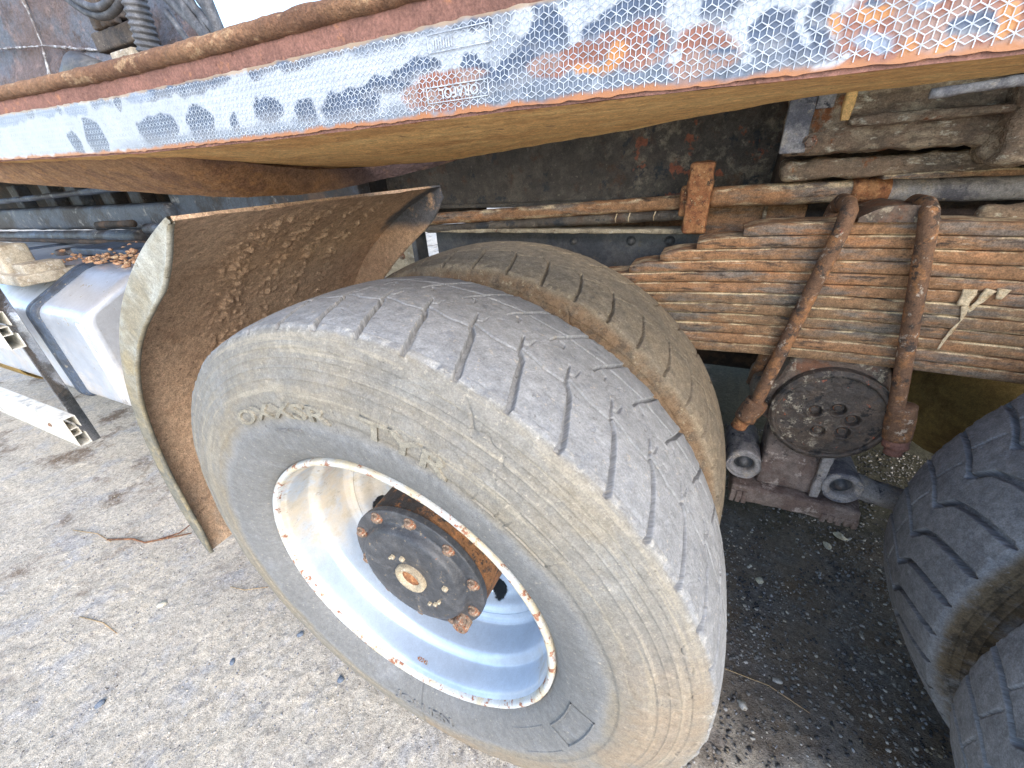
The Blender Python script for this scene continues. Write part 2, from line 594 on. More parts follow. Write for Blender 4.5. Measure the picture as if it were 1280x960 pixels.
m_chrome = M("polished_steel_plate", srgb(170, 172, 176), [L(srgb(110, 108, 106), 8, .5, .7, 5, rough=.4)], rough=.12, metal=.95, bumps=[(9, .25, .01)])
m_bracket = M("dusty_cast_bracket", srgb(186, 176, 158), [L(srgb(150, 136, 116), 20, .45, .62, 6), L(srgb(204, 200, 190), 40, .55, .65, 5)], rough=.85, bumps=[(90, .6, .004)])
m_blueframe = M("blue_grey_frame_paint", srgb(78, 86, 98), [
    L(srgb(98, 112, 134), 4, .45, .62, 5, (.4, 1, 1), up=(.1, .6)),
    L(srgb(58, 54, 54), 5, .42, .58, 6),
    L(srgb(130, 128, 126), 22, .56, .66, 6),
    L(srgb(96, 74, 58), 5, .58, .66, 5, mask=('x', -1.9, -1.5)),
], rough=.55, bumps=[(50, .5, .006)])
m_body = M("worn_body_plate", srgb(100, 84, 80), [
    L(srgb(92, 96, 106), 2.2, .45, .6, 5),
    L(srgb(78, 62, 56), 6, .5, .62, 7),
    L(srgb(124, 104, 98), 18, .52, .66, 7),
    L(srgb(150, 146, 146), 40, .66, .71, 6),
], rough=.6, bumps=[(20, .8, .02), (120, .5, .004)])
m_scratch = M("bare_scratched_edge", srgb(176, 178, 182), [L(srgb(112, 104, 104), 26, .44, .56, 6)], rough=.5, bumps=[(90, .8, .006)])
m_hose = M("dusty_black_hose", srgb(74, 76, 82), [L(srgb(104, 106, 112), 20, .45, .62, 5)], rough=.6, bumps=[(200, .4, .002)])
m_connector = M("dusty_connector_block", srgb(96, 86, 78), [L(srgb(64, 62, 64), 20, .45, .6, 5), L(srgb(134, 122, 108), 40, .55, .66, 5)], rough=.8, bumps=[(120, .4, .003)])
m_palepl = M("dusty_pale_plate", srgb(176, 160, 132), [L(srgb(140, 126, 104), 20, .45, .62, 6), L(srgb(196, 186, 164), 50, .55, .66, 6), L(srgb(110, 70, 48), 30, .64, .7, 5)], rough=.9, bumps=[(140, .5, .003)])
m_olive = M("ochre_axle_housing", srgb(176, 148, 84), [L(srgb(140, 114, 66), 9, .45, .62, 6), L(srgb(170, 146, 84), 24, .55, .66, 6)], rough=.9, bumps=[(80, .6, .005)])
m_dark = M("dark_dirty_steel", srgb(52, 46, 42), [L(srgb(84, 66, 52), 10, .45, .62, 6)], rough=.8, bumps=[(60, .6, .006)])
m_splash = M("dried_splash", srgb(206, 184, 148), [L(srgb(182, 150, 106), 60, .5, .62, 5)], rough=.9, bumps=[(260, .5, .001)])
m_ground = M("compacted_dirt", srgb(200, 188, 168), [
    L(srgb(184, 175, 162), 1.3, .4, .62, 6),
    L(srgb(204, 193, 175), 4.5, .45, .64, 7),
    L(srgb(172, 171, 172), 7, .5, .64, 7, amt=.7),
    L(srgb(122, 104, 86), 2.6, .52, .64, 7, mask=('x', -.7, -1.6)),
    L(srgb(156, 150, 144), 60, .55, .66, 6),
    L(srgb(190, 182, 168), 110, .57, .66, 5),
    L(srgb(122, 114, 106), 230, .58, .66, 4),
    L(srgb(128, 114, 98), 2.2, .22, .36, 6, mask=[('x', .30, .60), ('y', .05, .42)]),  # from here down: truck's shade and oil stain painted into the ground
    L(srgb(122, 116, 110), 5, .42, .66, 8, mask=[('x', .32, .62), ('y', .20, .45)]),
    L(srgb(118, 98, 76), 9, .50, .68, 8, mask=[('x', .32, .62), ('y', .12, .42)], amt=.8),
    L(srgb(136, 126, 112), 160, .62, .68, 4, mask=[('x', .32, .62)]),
    L(srgb(84, 80, 64), 6, .2, .4, 7, mask=[('x', .32, .62), ('y', .85, 1.15)]),  # more shade painted in where sun reached the ground deep under the truck
], rough=.95, bumps=[(420, .8, .003), (130, .6, .006), (35, .4, .01)], spec=.2, grain=.6)
m_peb = M("gravel_stone", srgb(184, 178, 170), [L(srgb(140, 142, 148), 8, .45, .6, 4), L(srgb(196, 184, 164), 14, .52, .62, 4), L(srgb(96, 88, 80), 30, .58, .66, 4)], rough=.85, bumps=[(500, .4, .001)])
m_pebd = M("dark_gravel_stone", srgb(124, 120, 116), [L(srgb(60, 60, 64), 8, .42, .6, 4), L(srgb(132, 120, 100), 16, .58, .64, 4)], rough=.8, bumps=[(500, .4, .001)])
m_pale_stone = M("pale_stone", srgb(196, 190, 172), [L(srgb(166, 156, 134), 60, .5, .64, 5)], rough=.85, bumps=[(400, .4, .001)])
m_blue_stone = M("blue_grey_stone", srgb(112, 124, 140), [L(srgb(86, 94, 108), 60, .5, .64, 5)], rough=.8, bumps=[(400, .4, .001)])
m_straw = M("dry_straw", srgb(178, 150, 108), [L(srgb(120, 88, 60), 60, .5, .62, 4)], rough=.9)
m_twig = M("dry_brown_twig", srgb(110, 74, 50), [L(srgb(160, 110, 74), 80, .5, .62, 4)], rough=.9)
m_grass = M("small_green_blade", srgb(98, 110, 70), rough=.8)
m_leaves = M("orange_dry_leaves", srgb(198, 150, 112), [L(srgb(214, 180, 140), 40, .5, .6, 4), L(srgb(120, 80, 56), 60, .55, .65, 4)], rough=.9)

# ------------------------------------------------------------------ ground (one sheet to the horizon)


def axis_cuts(lo, hi, res, far):
    a = np.arange(lo, hi + res / 2, res)
    l, r, s = [], [], res
    x = lo
    while x > -far:
        s *= 1.35
        x -= s
        l.append(x)
    s, x = res, hi
    while x < far:
        s *= 1.35
        x += s
        r.append(x)
    return np.concatenate([l[::-1], a, r])


gx, gy = axis_cuts(-2.3, 1.6, .009, 150), axis_cuts(-1.0, 1.7, .009, 150)
X, Y = np.meshgrid(gx, gy, indexing='ij')
P = np.stack([X, Y, np.zeros_like(X)], -1)


def ground_h(P):
    near = np.exp(-((P[..., 0] + .3) ** 2 + P[..., 1] ** 2) / 16)
    h = .010 * fbm(P, 2.2, 3) + .004 * fbm(P, 14, 3)
    g = fbm(P, 60, 2)
    h = h + .0035 * np.maximum(g - .1, 0) * 2
    # wheel track ruts and dragged ridges behind the tyre
    h = h - .010 * np.exp(-((P[..., 1] - .14) / .12) ** 2) * (np.cos(P[..., 0] * 90) * .12 + .6)
    return h * near - .006


P[..., 2] = ground_h(P)
g = MB()
g.grid(P, flip=False)
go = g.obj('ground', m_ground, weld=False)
go['kind'] = 'structure'


def gz(x, y):
    return float(ground_h(np.array([[x, y, 0.0]]))[0])


def stone_mb(mb, c, r, rng, flat=.7):
    """an irregular facetted stone of 8 x 5 quads"""
    n, m = 4, 7
    v = np.linspace(.12, np.pi - .12, n)[:, None]
    u = np.linspace(0, 2 * np.pi, m, endpoint=False)[None]
    Q = np.stack([np.sin(v) * np.cos(u), np.sin(v) * np.sin(u), np.cos(v) + 0 * u], -1)
    Q = Q * (1 + .5 * (rng.random((n, m, 1)) - .5))
    a = rng.random() * 6.28
    e = 1 + .6 * rng.random()
    Q = Q * np.array([e, 1, flat])
    ca, sa = math.cos(a), math.sin(a)
    Q = np.stack([Q[..., 0] * ca - Q[..., 1] * sa, Q[..., 0] * sa + Q[..., 1] * ca, Q[..., 2]], -1) * r + np.array(c)
    I = np.arange(n * m).reshape(n, m)
    I = np.hstack([I, I[:, :1]])
    q = np.stack([I[:-1, :-1], I[1:, :-1], I[1:, 1:], I[:-1, 1:]], -1).reshape(-1, 4)
    cap = [[0, 1, 2, 3], [0, 3, 4, 6], [(n - 1) * m + i for i in (3, 2, 1, 0)], [(n - 1) * m + i for i in (6, 4, 3, 0)]]
    mb.faces(Q, np.vstack([q, cap]))


rng = np.random.default_rng(11)
for nm, mat, cnt, xr, yr, rr in (('gravel', m_peb, 24000, (-2.0, .8), (-.6, .9), (.0007, .0028)),
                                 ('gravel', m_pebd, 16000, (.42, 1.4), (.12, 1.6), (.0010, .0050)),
                                 ('gravel', m_peb, 3000, (.42, 1.4), (.12, 1.6), (.001, .0048))):
    mb = MB()
    xs = rng.uniform(*xr, cnt)
    ys = rng.uniform(*yr, cnt)
    hs = ground_h(np.stack([xs, ys, 0 * xs], -1))
    k = rng.random(cnt) ** 2.6
    cl = fbm(np.stack([xs, ys, 0 * xs], -1), 5, 2)
    for i in range(cnt):
        if cl[i] < rng.uniform(-.9, .25):
            continue
        r = rr[0] + (rr[1] - rr[0]) * k[i]
        stone_mb(mb, (xs[i], ys[i], hs[i] + r * .25), r, rng)
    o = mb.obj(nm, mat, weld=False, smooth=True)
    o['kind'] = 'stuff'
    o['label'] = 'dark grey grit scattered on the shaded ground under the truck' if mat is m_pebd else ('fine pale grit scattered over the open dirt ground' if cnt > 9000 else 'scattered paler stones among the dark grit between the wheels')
    o['category'] = 'gravel'

stones = [  # x, y, radius, material, label
    (-1.01, -.092, .011, m_pale_stone, 'small white flat stone on the dirt ground left of the large wheel'),
    (-.852, -.318, .010, m_blue_stone, 'dark blue grey pebble low at the left edge of the ground'),
    (.93, .941, .011, m_pale_stone, 'pale beige pebble on dark ground right below the torque rod bracket'),
    (.973, .993, .014, m_pale_stone, 'angular tan stone, the larger one of two below the torque rod bracket'),
    (.718, .71, .012, m_pale_stone, 'rounded brown stone on dark grit just right of the inner tyre'),
    (-.50, .02, .008, m_blue_stone, 'blue grey pebble close to the lower left of the wheel'),
    (-.62, -.11, .008, m_blue_stone, 'blue grey pebble out on the pale dirt, middle one of the blue pebbles'),
    (-.30, -.02, .009, m_blue_stone, 'blue grey pebble right beside the bottom of the tyre'),
    (.66, .33, .010, m_peb, 'grey stone on dark ground at the right side of the tyre foot'),
    (.74, .42, .008, m_peb, 'small grey stone between the front and rear wheels'),
]
for x, y, r, mt, lb in stones:
    mb = MB()
    stone_mb(mb, (0, 0, 0), r, rng, .55)
    o = mb.obj('pebble', mt, smooth=False, loc=(x, y, gz(x, y) + r * .35))
    tag(o, lb, 'pebble', 'loose stones on the ground')


def blade(pts, r, mat, name, label, cat):
    pts = np.array([(x, y, gz(x, y) + h) for x, y, h in pts])
    mb = MB()
    mb.tube(pts - pts[0], r, 6)
    tag(mb.obj(name, mat, loc=tuple(pts[0])), label, cat)


blade([(-1.52, -.02, .004), (-1.42, .02, .007), (-1.36, .03, .004), (-1.27, .10, .008), (-1.24, .13, .004)], [.004, .0035, .002], m_twig, 'twig', 'brown bent twig lying on the dirt below the mudguard tip', 'twig')
blade([(-1.33, .06, .005), (-1.28, .11, .008), (-1.29, .17, .004)], [.003, .0015], m_twig, 'twig', 'short dark twig crossing the longer one below the mudguard tip', 'twig')
blade([(-.86, .04, .003), (-.80, .05, .004), (-.74, .09, .003)], [.0015, .001], m_straw, 'straw', 'thin curved dry stalk on pale dirt between mudguard and tyre', 'straw')
blade([(-1.72, -.05, .003), (-1.60, -.02, .004), (-1.50, -.02, .003)], [.002, .0012], m_straw, 'straw', 'pale straw lying on the ground left of the twigs', 'straw')
blade([(-1.22, -.22, .003), (-1.12, -.20, .004), (-1.04, -.20, .003)], [.0018, .001], m_straw, 'straw', 'dry straw lying far left on the pale dirt', 'straw')
blade([(-.60, .10, .003), (-.57, .12, .008), (-.55, .15, .004)], [.002, .0012], m_grass, 'grass_blade', 'single green grass blade beside the lower left of the tyre', 'grass blade')
blade([(.50, .36, .003), (.60, .40, .005), (.72, .40, .003), (.80, .37, .003)], [.0015, .001], m_straw, 'straw', 'long thin dry stalk on brown dirt right of the tyre foot', 'straw')

# ------------------------------------------------------------------ the truck
truck = bpy.data.objects.new('truck', None)
COL.objects.link(truck)
tag(truck, 'heavy truck with rusty side rail, worn twin rear wheels, leaf springs and aluminium fuel tank', 'truck')


def seg_dist(U_, V_, line):
    d = np.full(U_.shape, 1e9)
    t_at = np.zeros(U_.shape)
    n = len(line) - 1
    for k, (a, b) in enumerate(zip(line[:-1], line[1:])):
        ax, ay = a
        bx, by = b
        L2 = (bx - ax) ** 2 + (by - ay) ** 2
        t = np.clip(((U_ - ax) * (bx - ax) + (V_ - ay) * (by - ay)) / L2, 0, 1)
        dd = np.hypot(U_ - ax - t * (bx - ax), V_ - ay - t * (by - ay))
        m_ = dd < d
        d = np.where(m_, dd, d)
        t_at = np.where(m_, (k + t) / n, t_at)
    return d, t_at


def tyre_mesh(name, mat, npitch, lines, W=.2457, y0=.005, crown=.527, sh=.516, nth=64, nw=200, dense=(-40, 205), jag=1.0):
    """tread with modelled grooves and chipped block edges, lathed sidewalls with rings.
    lines: (polyline in (degrees, mm), half width mm at start, at end, depth mm)"""
    pitch = 360 / npitch
    mm_per_deg = math.radians(1) * 522
    vs = np.linspace(0, W * 1000, nw)
    rows = []
    k0 = math.floor(dense[0] / pitch)
    for p in range(npitch):
        kk = p + k0
        hi = (kk * pitch >= dense[0] and kk * pitch <= dense[1])
        n = nth if hi else 8
        rows += [kk * pitch + pitch * j / n for j in range(n)]
    th = np.array(rows)
    TH, VV = np.meshgrid(th, vs, indexing='ij')
    rad0 = np.radians(TH)
    base = np.stack([np.cos(rad0) * .52, VV / 1000, np.sin(rad0) * .52], -1)
    # ragged edges: warp the pattern slightly with noise
    wu = 1.1 * jag * fbm(base, 45, 2) + .7 * jag * vnoise(base, 160)
    wv = 1.1 * jag * fbm(base + 5, 45, 2)
    loc = ((TH % pitch)) * mm_per_deg
    PW = pitch * mm_per_deg
    depth = np.zeros(TH.shape)
    for line, w0, w1, dp in lines:
        for sft in (-2, -1, 0, 1, 2):
            ln = [(a * mm_per_deg + sft * PW, b) for a, b in line]
            if max(q[0] for q in ln) < -12 or min(q[0] for q in ln) > PW + 12:
                continue
            d, t = seg_dist(loc + wu, VV + wv, ln)
            wd = w0 + (w1 - w0) * t
            g_ = 1 - sstep(wd - .55, wd + .55, d)
            lipw = np.exp(-np.maximum(d - wd, 0) / 1.0) * .2          # rounded block edge
            depth = np.maximum(depth, g_ * dp + (1 - g_) * lipw * min(1, dp / 4))
    y = y0 + VV / 1000
    s_ = (VV / 1000 - W / 2) / (W / 2)
    r = crown - (crown - sh) * np.abs(s_) ** 2.6
    r -= depth / 1000
    # worn, chunked rubber: scallops at the shoulders, fine cracks, flat chips
    edge = np.exp(-(1 - np.abs(s_)) * W / 2 / .007)
    ch = fbm(base, 38, 3)
    r -= .0048 * jag * edge * np.maximum(ch + .1, 0) + .004 * jag * edge * np.maximum(fbm(base + 2, 130, 2), 0)
    r -= .0006 * (fbm(base, 90, 3) + 1)
    cr = np.abs(fbm(base + 3, 26, 3))
    r -= .0016 * jag * (1 - sstep(.0, .018, cr)) * sstep(.1, .5, fbm(base + 9, 8, 2) + .2)
    # sidewalls
    prof = [(.0015, sh - .006), (-.0025, sh - .013), (-.006, .496), (-.0085, .490), (-.0083, .488), (-.011, .480), (-.0124, .4775), (-.0122, .4755),
            (-.0150, .4665), (-.0162, .4650), (-.0159, .4630), (-.0180, .4545), (-.0192, .4525), (-.0205, .4505), (-.0203, .4480), (-.0225, .440),
            (-.0245, .430), (-.0255, .415), (-.0262, .402), (-.0250, .399), (-.0250, .385), (-.0238, .370), (-.0205, .352), (-.0160, .336),
            (-.0105, .322), (-.0040, .311), (.0030, .3035), (.010, .2985), (.030, .296)]
    pf = np.array(prof)
    dn = np.concatenate([np.linspace(pf[i], pf[i + 1], 4, endpoint=False) for i in range(len(pf) - 1)] + [pf[-1:]])
    ny, nr = dn[:, 0], dn[:, 1]
    rads = np.radians(th)[:, None]

    def side(yy, rr, mirror):
        yv = np.broadcast_to(yy[None], (len(th), len(yy))).copy()
        rv = np.broadcast_to(rr[None], yv.shape).copy()
        Pn = np.stack([np.cos(rads) * rv, yv + (3 if mirror else 0), np.sin(rads) * rv], -1)
        amp = sstep(.40, .47, rv)
        n1 = fbm(Pn, 22, 3)
        d_ = .0016 * amp * n1 + .0022 * jag * amp * np.maximum(fbm(Pn + 4, 40, 3) - .25, 0) * -1
        d_ += .0005 * fbm(Pn, 120, 2) * sstep(.34, .42, rv)
        d_ -= .0025 * (1 - sstep(0, .03, np.abs(fbm(Pn + 8, 14, 3)))) * amp * sstep(.2, .5, fbm(Pn, 5, 2))
        d_[:, 0] *= .3
        yv = yv - d_
        if mirror:
            yv = (2 * y0 + W) - yv
        return yv, rv
    yl, rl = side(ny, nr, False)
    yr_, rr_ = side(ny, nr, True)
    YY = np.concatenate([yl[:, ::-1], y, yr_], 1)
    RR = np.concatenate([rl[:, ::-1], r, rr_], 1)
    P = np.stack([np.cos(rads) * RR, YY, np.sin(rads) * RR], -1)
    # flattened where it stands on the ground
    P[..., 2] = np.where(P[..., 2] < -.492, -.492 + (P[..., 2] + .492) * .15, P[..., 2])
    mb = MB()
    mb.grid(P, cu=True, flip=False)
    V = np.concatenate(mb.v)
    Q = np.concatenate(mb.f)
    me = bpy.data.meshes.new(name)
    me.vertices.add(len(V))
    me.vertices.foreach_set('co', V.astype(np.float32).ravel())
    me.loops.add(len(Q) * 4)
    me.loops.foreach_set('vertex_index', Q.astype(np.int32).ravel())
    me.polygons.add(len(Q))
    me.polygons.foreach_set('loop_start', np.arange(0, len(Q) * 4, 4, dtype=np.int32))
    me.update(calc_edges=True)
    me.polygons.foreach_set('use_smooth', np.ones(len(Q), dtype=bool))
    at = me.attributes.new('pv', 'FLOAT_VECTOR', 'POINT')
    angf = np.broadcast_to(rads, RR.shape)
    angw = (angf + np.pi / 2) % (2 * np.pi) - np.pi / 2
    # z slot: nominal radius before the grooves are cut
    Rn = np.concatenate([rl[:, ::-1], np.full(r.shape, .53) - .012 * (edge > .35), rr_], 1)
    pv = np.stack([angw * .5, YY, Rn], -1)
    at.data.foreach_set('vector', pv.astype(np.float32).ravel())
    me.materials.append(mat)
    return me


PT = 7.5
front_lines = [
    ([(0.2, -14), (0, 3), (1.45, 40), (2.7, 75), (3.8, 88)], 4.4, 2.6, 10),
    ([(3.8, 88), (4.3, 104), (4.9, 124)], 2.2, 1.1, 6.5),
    ([(3.8, 96), (-.1, 85), (-3.6, 86)], 1.3, 1.1, 6.5),
    ([(3.9, 107), (3.3, 111), (3.2, 127)], 1.4, .9, 4),
    ([(1.7, 151), (1.1, 168), (0, 185)], 1.3, 2.2, 6.5),
    ([(0, 185), (-1.4, 214), (-2.9, 246), (-3.2, 262)], 2.2, 3.2, 8.0),
    ([(-.8, 184), (-4.0, 184), (-7.5, 188)], 1.2, 1.3, 6.5),
    ([(.4, 162), (-.3, 158), (-.4, 149)], 1.5, .9, 4),
    ([(2.2, 128), (1.9, 134), (1.2, 136)], .35, .2, 1.5),
    ([(5.8, 52), (5.2, 62)], .3, .2, 1.2),
    ([(-2.2, 130), (-2.9, 142), (-2.6, 150)], .3, .2, 1.2),
]
off = 60.76 % PT
front_lines = [([(a + off, b) for a, b in l], w0, w1, d) for l, w0, w1, d in front_lines]
me_front = tyre_mesh('tyre', m_tyre, 48, front_lines)
in_lines = [
    ([(94.5 % PT, -10), (94.5 % PT + .5, 30), (94.5 % PT + 1.8, 72)], 3.0, 2.0, 9),
    ([(94.5 % PT + 1.8, 72), (94.5 % PT + 2.6, 92)], 2.0, 1.2, 6),
    ([(94.5 % PT + 1.8, 76), (94.5 % PT - 3, 100), (94.5 % PT - 5.7, 76)], 1.1, 1.0, 5),
    ([(94.5 % PT + 3, 165), (94.5 % PT + 1, 185), (94.5 % PT - 1, 262)], 1.6, 2.4, 7),
    ([(94.5 % PT + 1, 185), (94.5 % PT - 6.5, 180)], 1.1, 1.1, 5),
]
me_inner = tyre_mesh('tyre', m_tyre_in, 48, in_lines, nth=48, nw=150, jag=1.1)
RB = 172.15
PR = 360 / 43
rear_lines = [
    ([(0, 6), (.7, 50), (1.7, 85), (3.0, 112), (6.6, 136)], 6.5, 5.0, 15),
    ([(6.6, 136), (4.6, 168), (3.4, 205), (3.0, 262)], 3.6, 4.8, 12),
    ([(6.6, 136), (3.0 + PR * 0, 112)], 2.2, 2.2, 9),
    ([(-4.6, 185), (-10.6, 170)], 1.2, 1.4, 5),
    ([(3.0, 30), (3.5, 60)], .3, .2, 1),
]
rear_lines = [([(a + RB % PR, b) for a, b in l], w0, w1, d) for l, w0, w1, d in rear_lines]
me_rear = tyre_mesh('tyre', m_tyre_rear, 43, rear_lines, nth=52, nw=150, dense=(110, 250), jag=.7, crown=.526)

# rim, wheel disc
rimp = [(.012, .3005), (.004, .3005), (-.001, .2995), (-.0035, .2965), (-.003, .2925), (.0, .2895), (.006, .2875)]
barrel = [(.006, .2875), (.012, .2845), (.020, .2815), (.056, .2790), (.064, .2765), (.070, .2700), (.076, .2655), (.084, .2635), (.105, .2620),
          (.135, .2605), (.142, .2585), (.146, .2560), (.150, .2530), (.152, .2480), (.153, .2440)]
discp = [(.153, .2450), (.158, .2410), (.166, .2330), (.186, .2230), (.192, .215), (.196, .195), (.196, .175), (.192, .160), (.19, .135)]


def smooth_prof(p, k=4):
    p = np.array(p)
    q = [p[0]]
    for i in range(len(p) - 1):
        p0, p1, p2, p3 = p[max(i - 1, 0)], p[i], p[i + 1], p[min(i + 2, len(p) - 1)]
        for j in range(1, k + 1):
            t = j / k
            q.append(.5 * (2 * p1 + (p2 - p0) * t + (2 * p0 - 5 * p1 + 4 * p2 - p3) * t * t + (3 * p1 - p0 - 3 * p2 + p3) * t ** 3))
    return np.array(q)


def disc_with_holes(nh=10, rh=.026, rc=.202, a_off=0):
    """wheel disc revolved, with oval hand holes really cut out"""
    mb = MB()
    pf = smooth_prof(discp, 6)
    n = 360
    th = np.linspace(0, 2 * np.pi, n, endpoint=False)
    P = np.stack([pf[:, 1][:, None] * np.cos(th), pf[:, 0][:, None] + 0 * th, pf[:, 1][:, None] * np.sin(th)], -1)
    I = np.arange(len(pf) * n).reshape(len(pf), n)
    I = np.hstack([I, I[:, :1]])
    q = np.stack([I[:-1, :-1], I[1:, :-1], I[1:, 1:], I[:-1, 1:]], -1)
    cen = (P[:-1] + P[1:]) / 2
    keep = np.ones(q.shape[:2], bool)
    for k in range(nh):
        a = a_off + k * 2 * math.pi / nh
        d = np.hypot((cen[..., 0] - rc * math.cos(a)), (cen[..., 2] - rc * math.sin(a)))
        keep &= d > rh
    mb.faces(P.reshape(-1, 3), q[keep][:, ::-1])
    return mb


tmp = disc_with_holes(a_off=math.radians(-28))
wheel0 = tmp.obj('wheel', m_rim, truck, loc=(0, 0, .5))
sol = wheel0.modifiers.new('thick', 'SOLIDIFY')
sol.thickness = .006
mb = MB()
mb.lathe(smooth_prof(barrel), seg=220, flip=True)
mb.lathe([(.153, .2440), (.250, .256), (.258, .2975)], seg=90, flip=True)
rim0 = mb.obj('rim', m_rim, wheel0, weld=False)
mb = MB()
mb.lathe(smooth_prof(rimp), seg=240, amp=.0004, ns=60, flip=True)
fl0 = mb.obj('rim_flange', m_flange, wheel0, weld=False)
tyre0 = bpy.data.objects.new('tyre', me_front)
COL.objects.link(tyre0)
tyre0.parent = wheel0


def plain(o, parent, name=None):
    c = o.copy()
    if name:
        c.name = name
    COL.objects.link(c)
    c.parent = parent
    return c


def wheel_copy(loc, tyre_me, rz=0, ry=0, flange=True):
    w_ = wheel0.copy()
    COL.objects.link(w_)
    w_.location = loc
    w_.rotation_euler = (0, ry, rz)
    plain(rim0, w_)
    if flange:
        plain(fl0, w_)
    t_ = bpy.data.objects.new('tyre', tyre_me)
    COL.objects.link(t_)
    t_.parent = w_
    return w_


WB = 1.376
wheel_copy((0, .338, .5), me_inner)
wheel_copy((WB, .338, .5), me_rear)
wheel_copy((WB, -.004, .5), me_rear)
for xx in (0, WB):  # far-side wheels, added to block light under the truck
    wheel_copy((xx, 2.50, .5), me_front, rz=math.pi)
    wheel_copy((xx, 2.16, .5), me_front, rz=math.pi)

# raised sidewall lettering on the outer tyre


def sidewall_r2y(r):
    pr = np.array([(.300, .008), (.311, -.004), (.322, -.0105), (.336, -.0160), (.352, -.0205), (.370, -.0238), (.385, -.0250), (.402, -.0262), (.430, -.0245), (.440, -.0225)])
    return np.interp(r, pr[:, 0], pr[:, 1])


def text_mesh(body, size, extrude):
    cu = bpy.data.curves.new('t', 'FONT')
    cu.body = body
    cu.size = size
    cu.extrude = extrude
    cu.resolution_u = 3
    cu.offset = size * .018
    to = bpy.data.objects.new('t', cu)
    COL.objects.link(to)
    dg = bpy.context.evaluated_depsgraph_get()
    me = bpy.data.meshes.new_from_object(to.evaluated_get(dg))
    bpy.data.objects.remove(to)
    return me


def ring_text(body, rmid, size, a_start, name, inward_up=False, stretch=1.0, h=.0034, mat=None, wheel=wheel0):
    me = text_mesh(body, size, h)
    n = len(me.vertices)
    co = np.zeros(n * 3)
    me.vertices.foreach_get('co', co)
    co = co.reshape(-1, 3)
    out = np.zeros_like(co)
    for i, (x, y, z) in enumerate(co):
        if inward_up:
            r = rmid - (y - size * .35)
            a = a_start + x * stretch / rmid
        else:
            r = rmid + (y - size * .35)
            a = a_start - x * stretch / rmid
        out[i] = (r * math.cos(a), sidewall_r2y(r) - (.0030 if z > 0 else -.0012), r * math.sin(a))
    me.vertices.foreach_set('co', out.astype(np.float32).ravel())
    at = me.attributes.new('pv', 'FLOAT_VECTOR', 'POINT')
    rr = np.hypot(out[:, 0], out[:, 2])
    pv = np.stack([np.arctan2(out[:, 2], out[:, 0]) * .5, out[:, 1], rr], -1)
    at.data.foreach_set('vector', pv.astype(np.float32).ravel())
    me.materials.append(mat)
    me.update()
    o = bpy.data.objects.new(name, me)
    COL.objects.link(o)
    o.parent = wheel
    return o


m_letter = M("dusty_raised_rubber", srgb(138, 132, 118), [
    L(srgb(146, 138, 120), 30, .45, .62, 6), L(srgb(120, 116, 104), 50, .54, .64, 6)], rough=.85, bumps=[(300, .4, .001)], attr='pv')
m_letter_d = M("grey_raised_rubber", srgb(112, 114, 118), [L(srgb(126, 126, 126), 30, .45, .62, 6)], rough=.8, bumps=[(300, .3, .001)], attr='pv')
ring_text("OXXSR", .405, .034, math.radians(119), 'raised_lettering', mat=m_letter, stretch=1.9)
ring_text("TYR", .412, .040, math.radians(81), 'raised_lettering', mat=m_letter, stretch=1.75)
ring_text("JOLLIEN", .362, .032, math.radians(259), 'raised_lettering', inward_up=True, mat=m_tyre, stretch=1.3)
ring_text("TUBELESS  RADIAL", .372, .006, math.radians(108), 'small_lettering', mat=m_tyre, stretch=1.2)


def ring_patch(r0, r1, a0, a1, name, mat, h=.0016, frame=.0025):
    """raised outline patch moulded on the sidewall"""
    mb = MB()
    n = 14
    for (ra, rb, b0, b1) in ((r0, r0 + frame, a0, a1), (r1 - frame, r1, a0, a1), (r0, r1, a0, a0 + frame / r0), (r0, r1, a1 - frame / r0, a1)):
        a = np.linspace(b0, b1, n)
        for (y_, ) in ((1,),):
            rr_ = np.array([ra - .0006, ra, rb, rb + .0006])
            lift = np.array([.001, -h, -h, .001])
            P = np.stack([np.cos(a)[:, None] * rr_, sidewall_r2y(rr_)[None] + lift[None] + 0 * a[:, None], np.sin(a)[:, None] * rr_], -1)
            mb.grid(P, flip=True)
    o = mb.obj(name, mat, wheel0, weld=False)
    at = o.data.attributes.new('pv', 'FLOAT_VECTOR', 'POINT')
    n_ = len(o.data.vertices)
    c_ = np.zeros(n_ * 3)
    o.data.vertices.foreach_get('co', c_)
    c_ = c_.reshape(-1, 3)
    at.data.foreach_set('vector', np.stack([np.arctan2(c_[:, 2], c_[:, 0]) * .5, c_[:, 1], np.hypot(c_[:, 0], c_[:, 2])], -1).astype(np.float32).ravel())
    return o


rd = math.radians
ring_patch(.333, .374, rd(-27), rd(-8), 'moulded_panel', m_tyre, h=.0026, frame=.002)
ring_patch(.330, .380, rd(-48), rd(-32), 'moulded_panel', m_tyre, h=.0010)
ring_patch(.396, .434, rd(53), rd(58), 'moulded_panel', m_tyre, h=.0010)
ring_patch(.396, .434, rd(41), rd(51), 'moulded_panel', m_tyre, h=.0010)

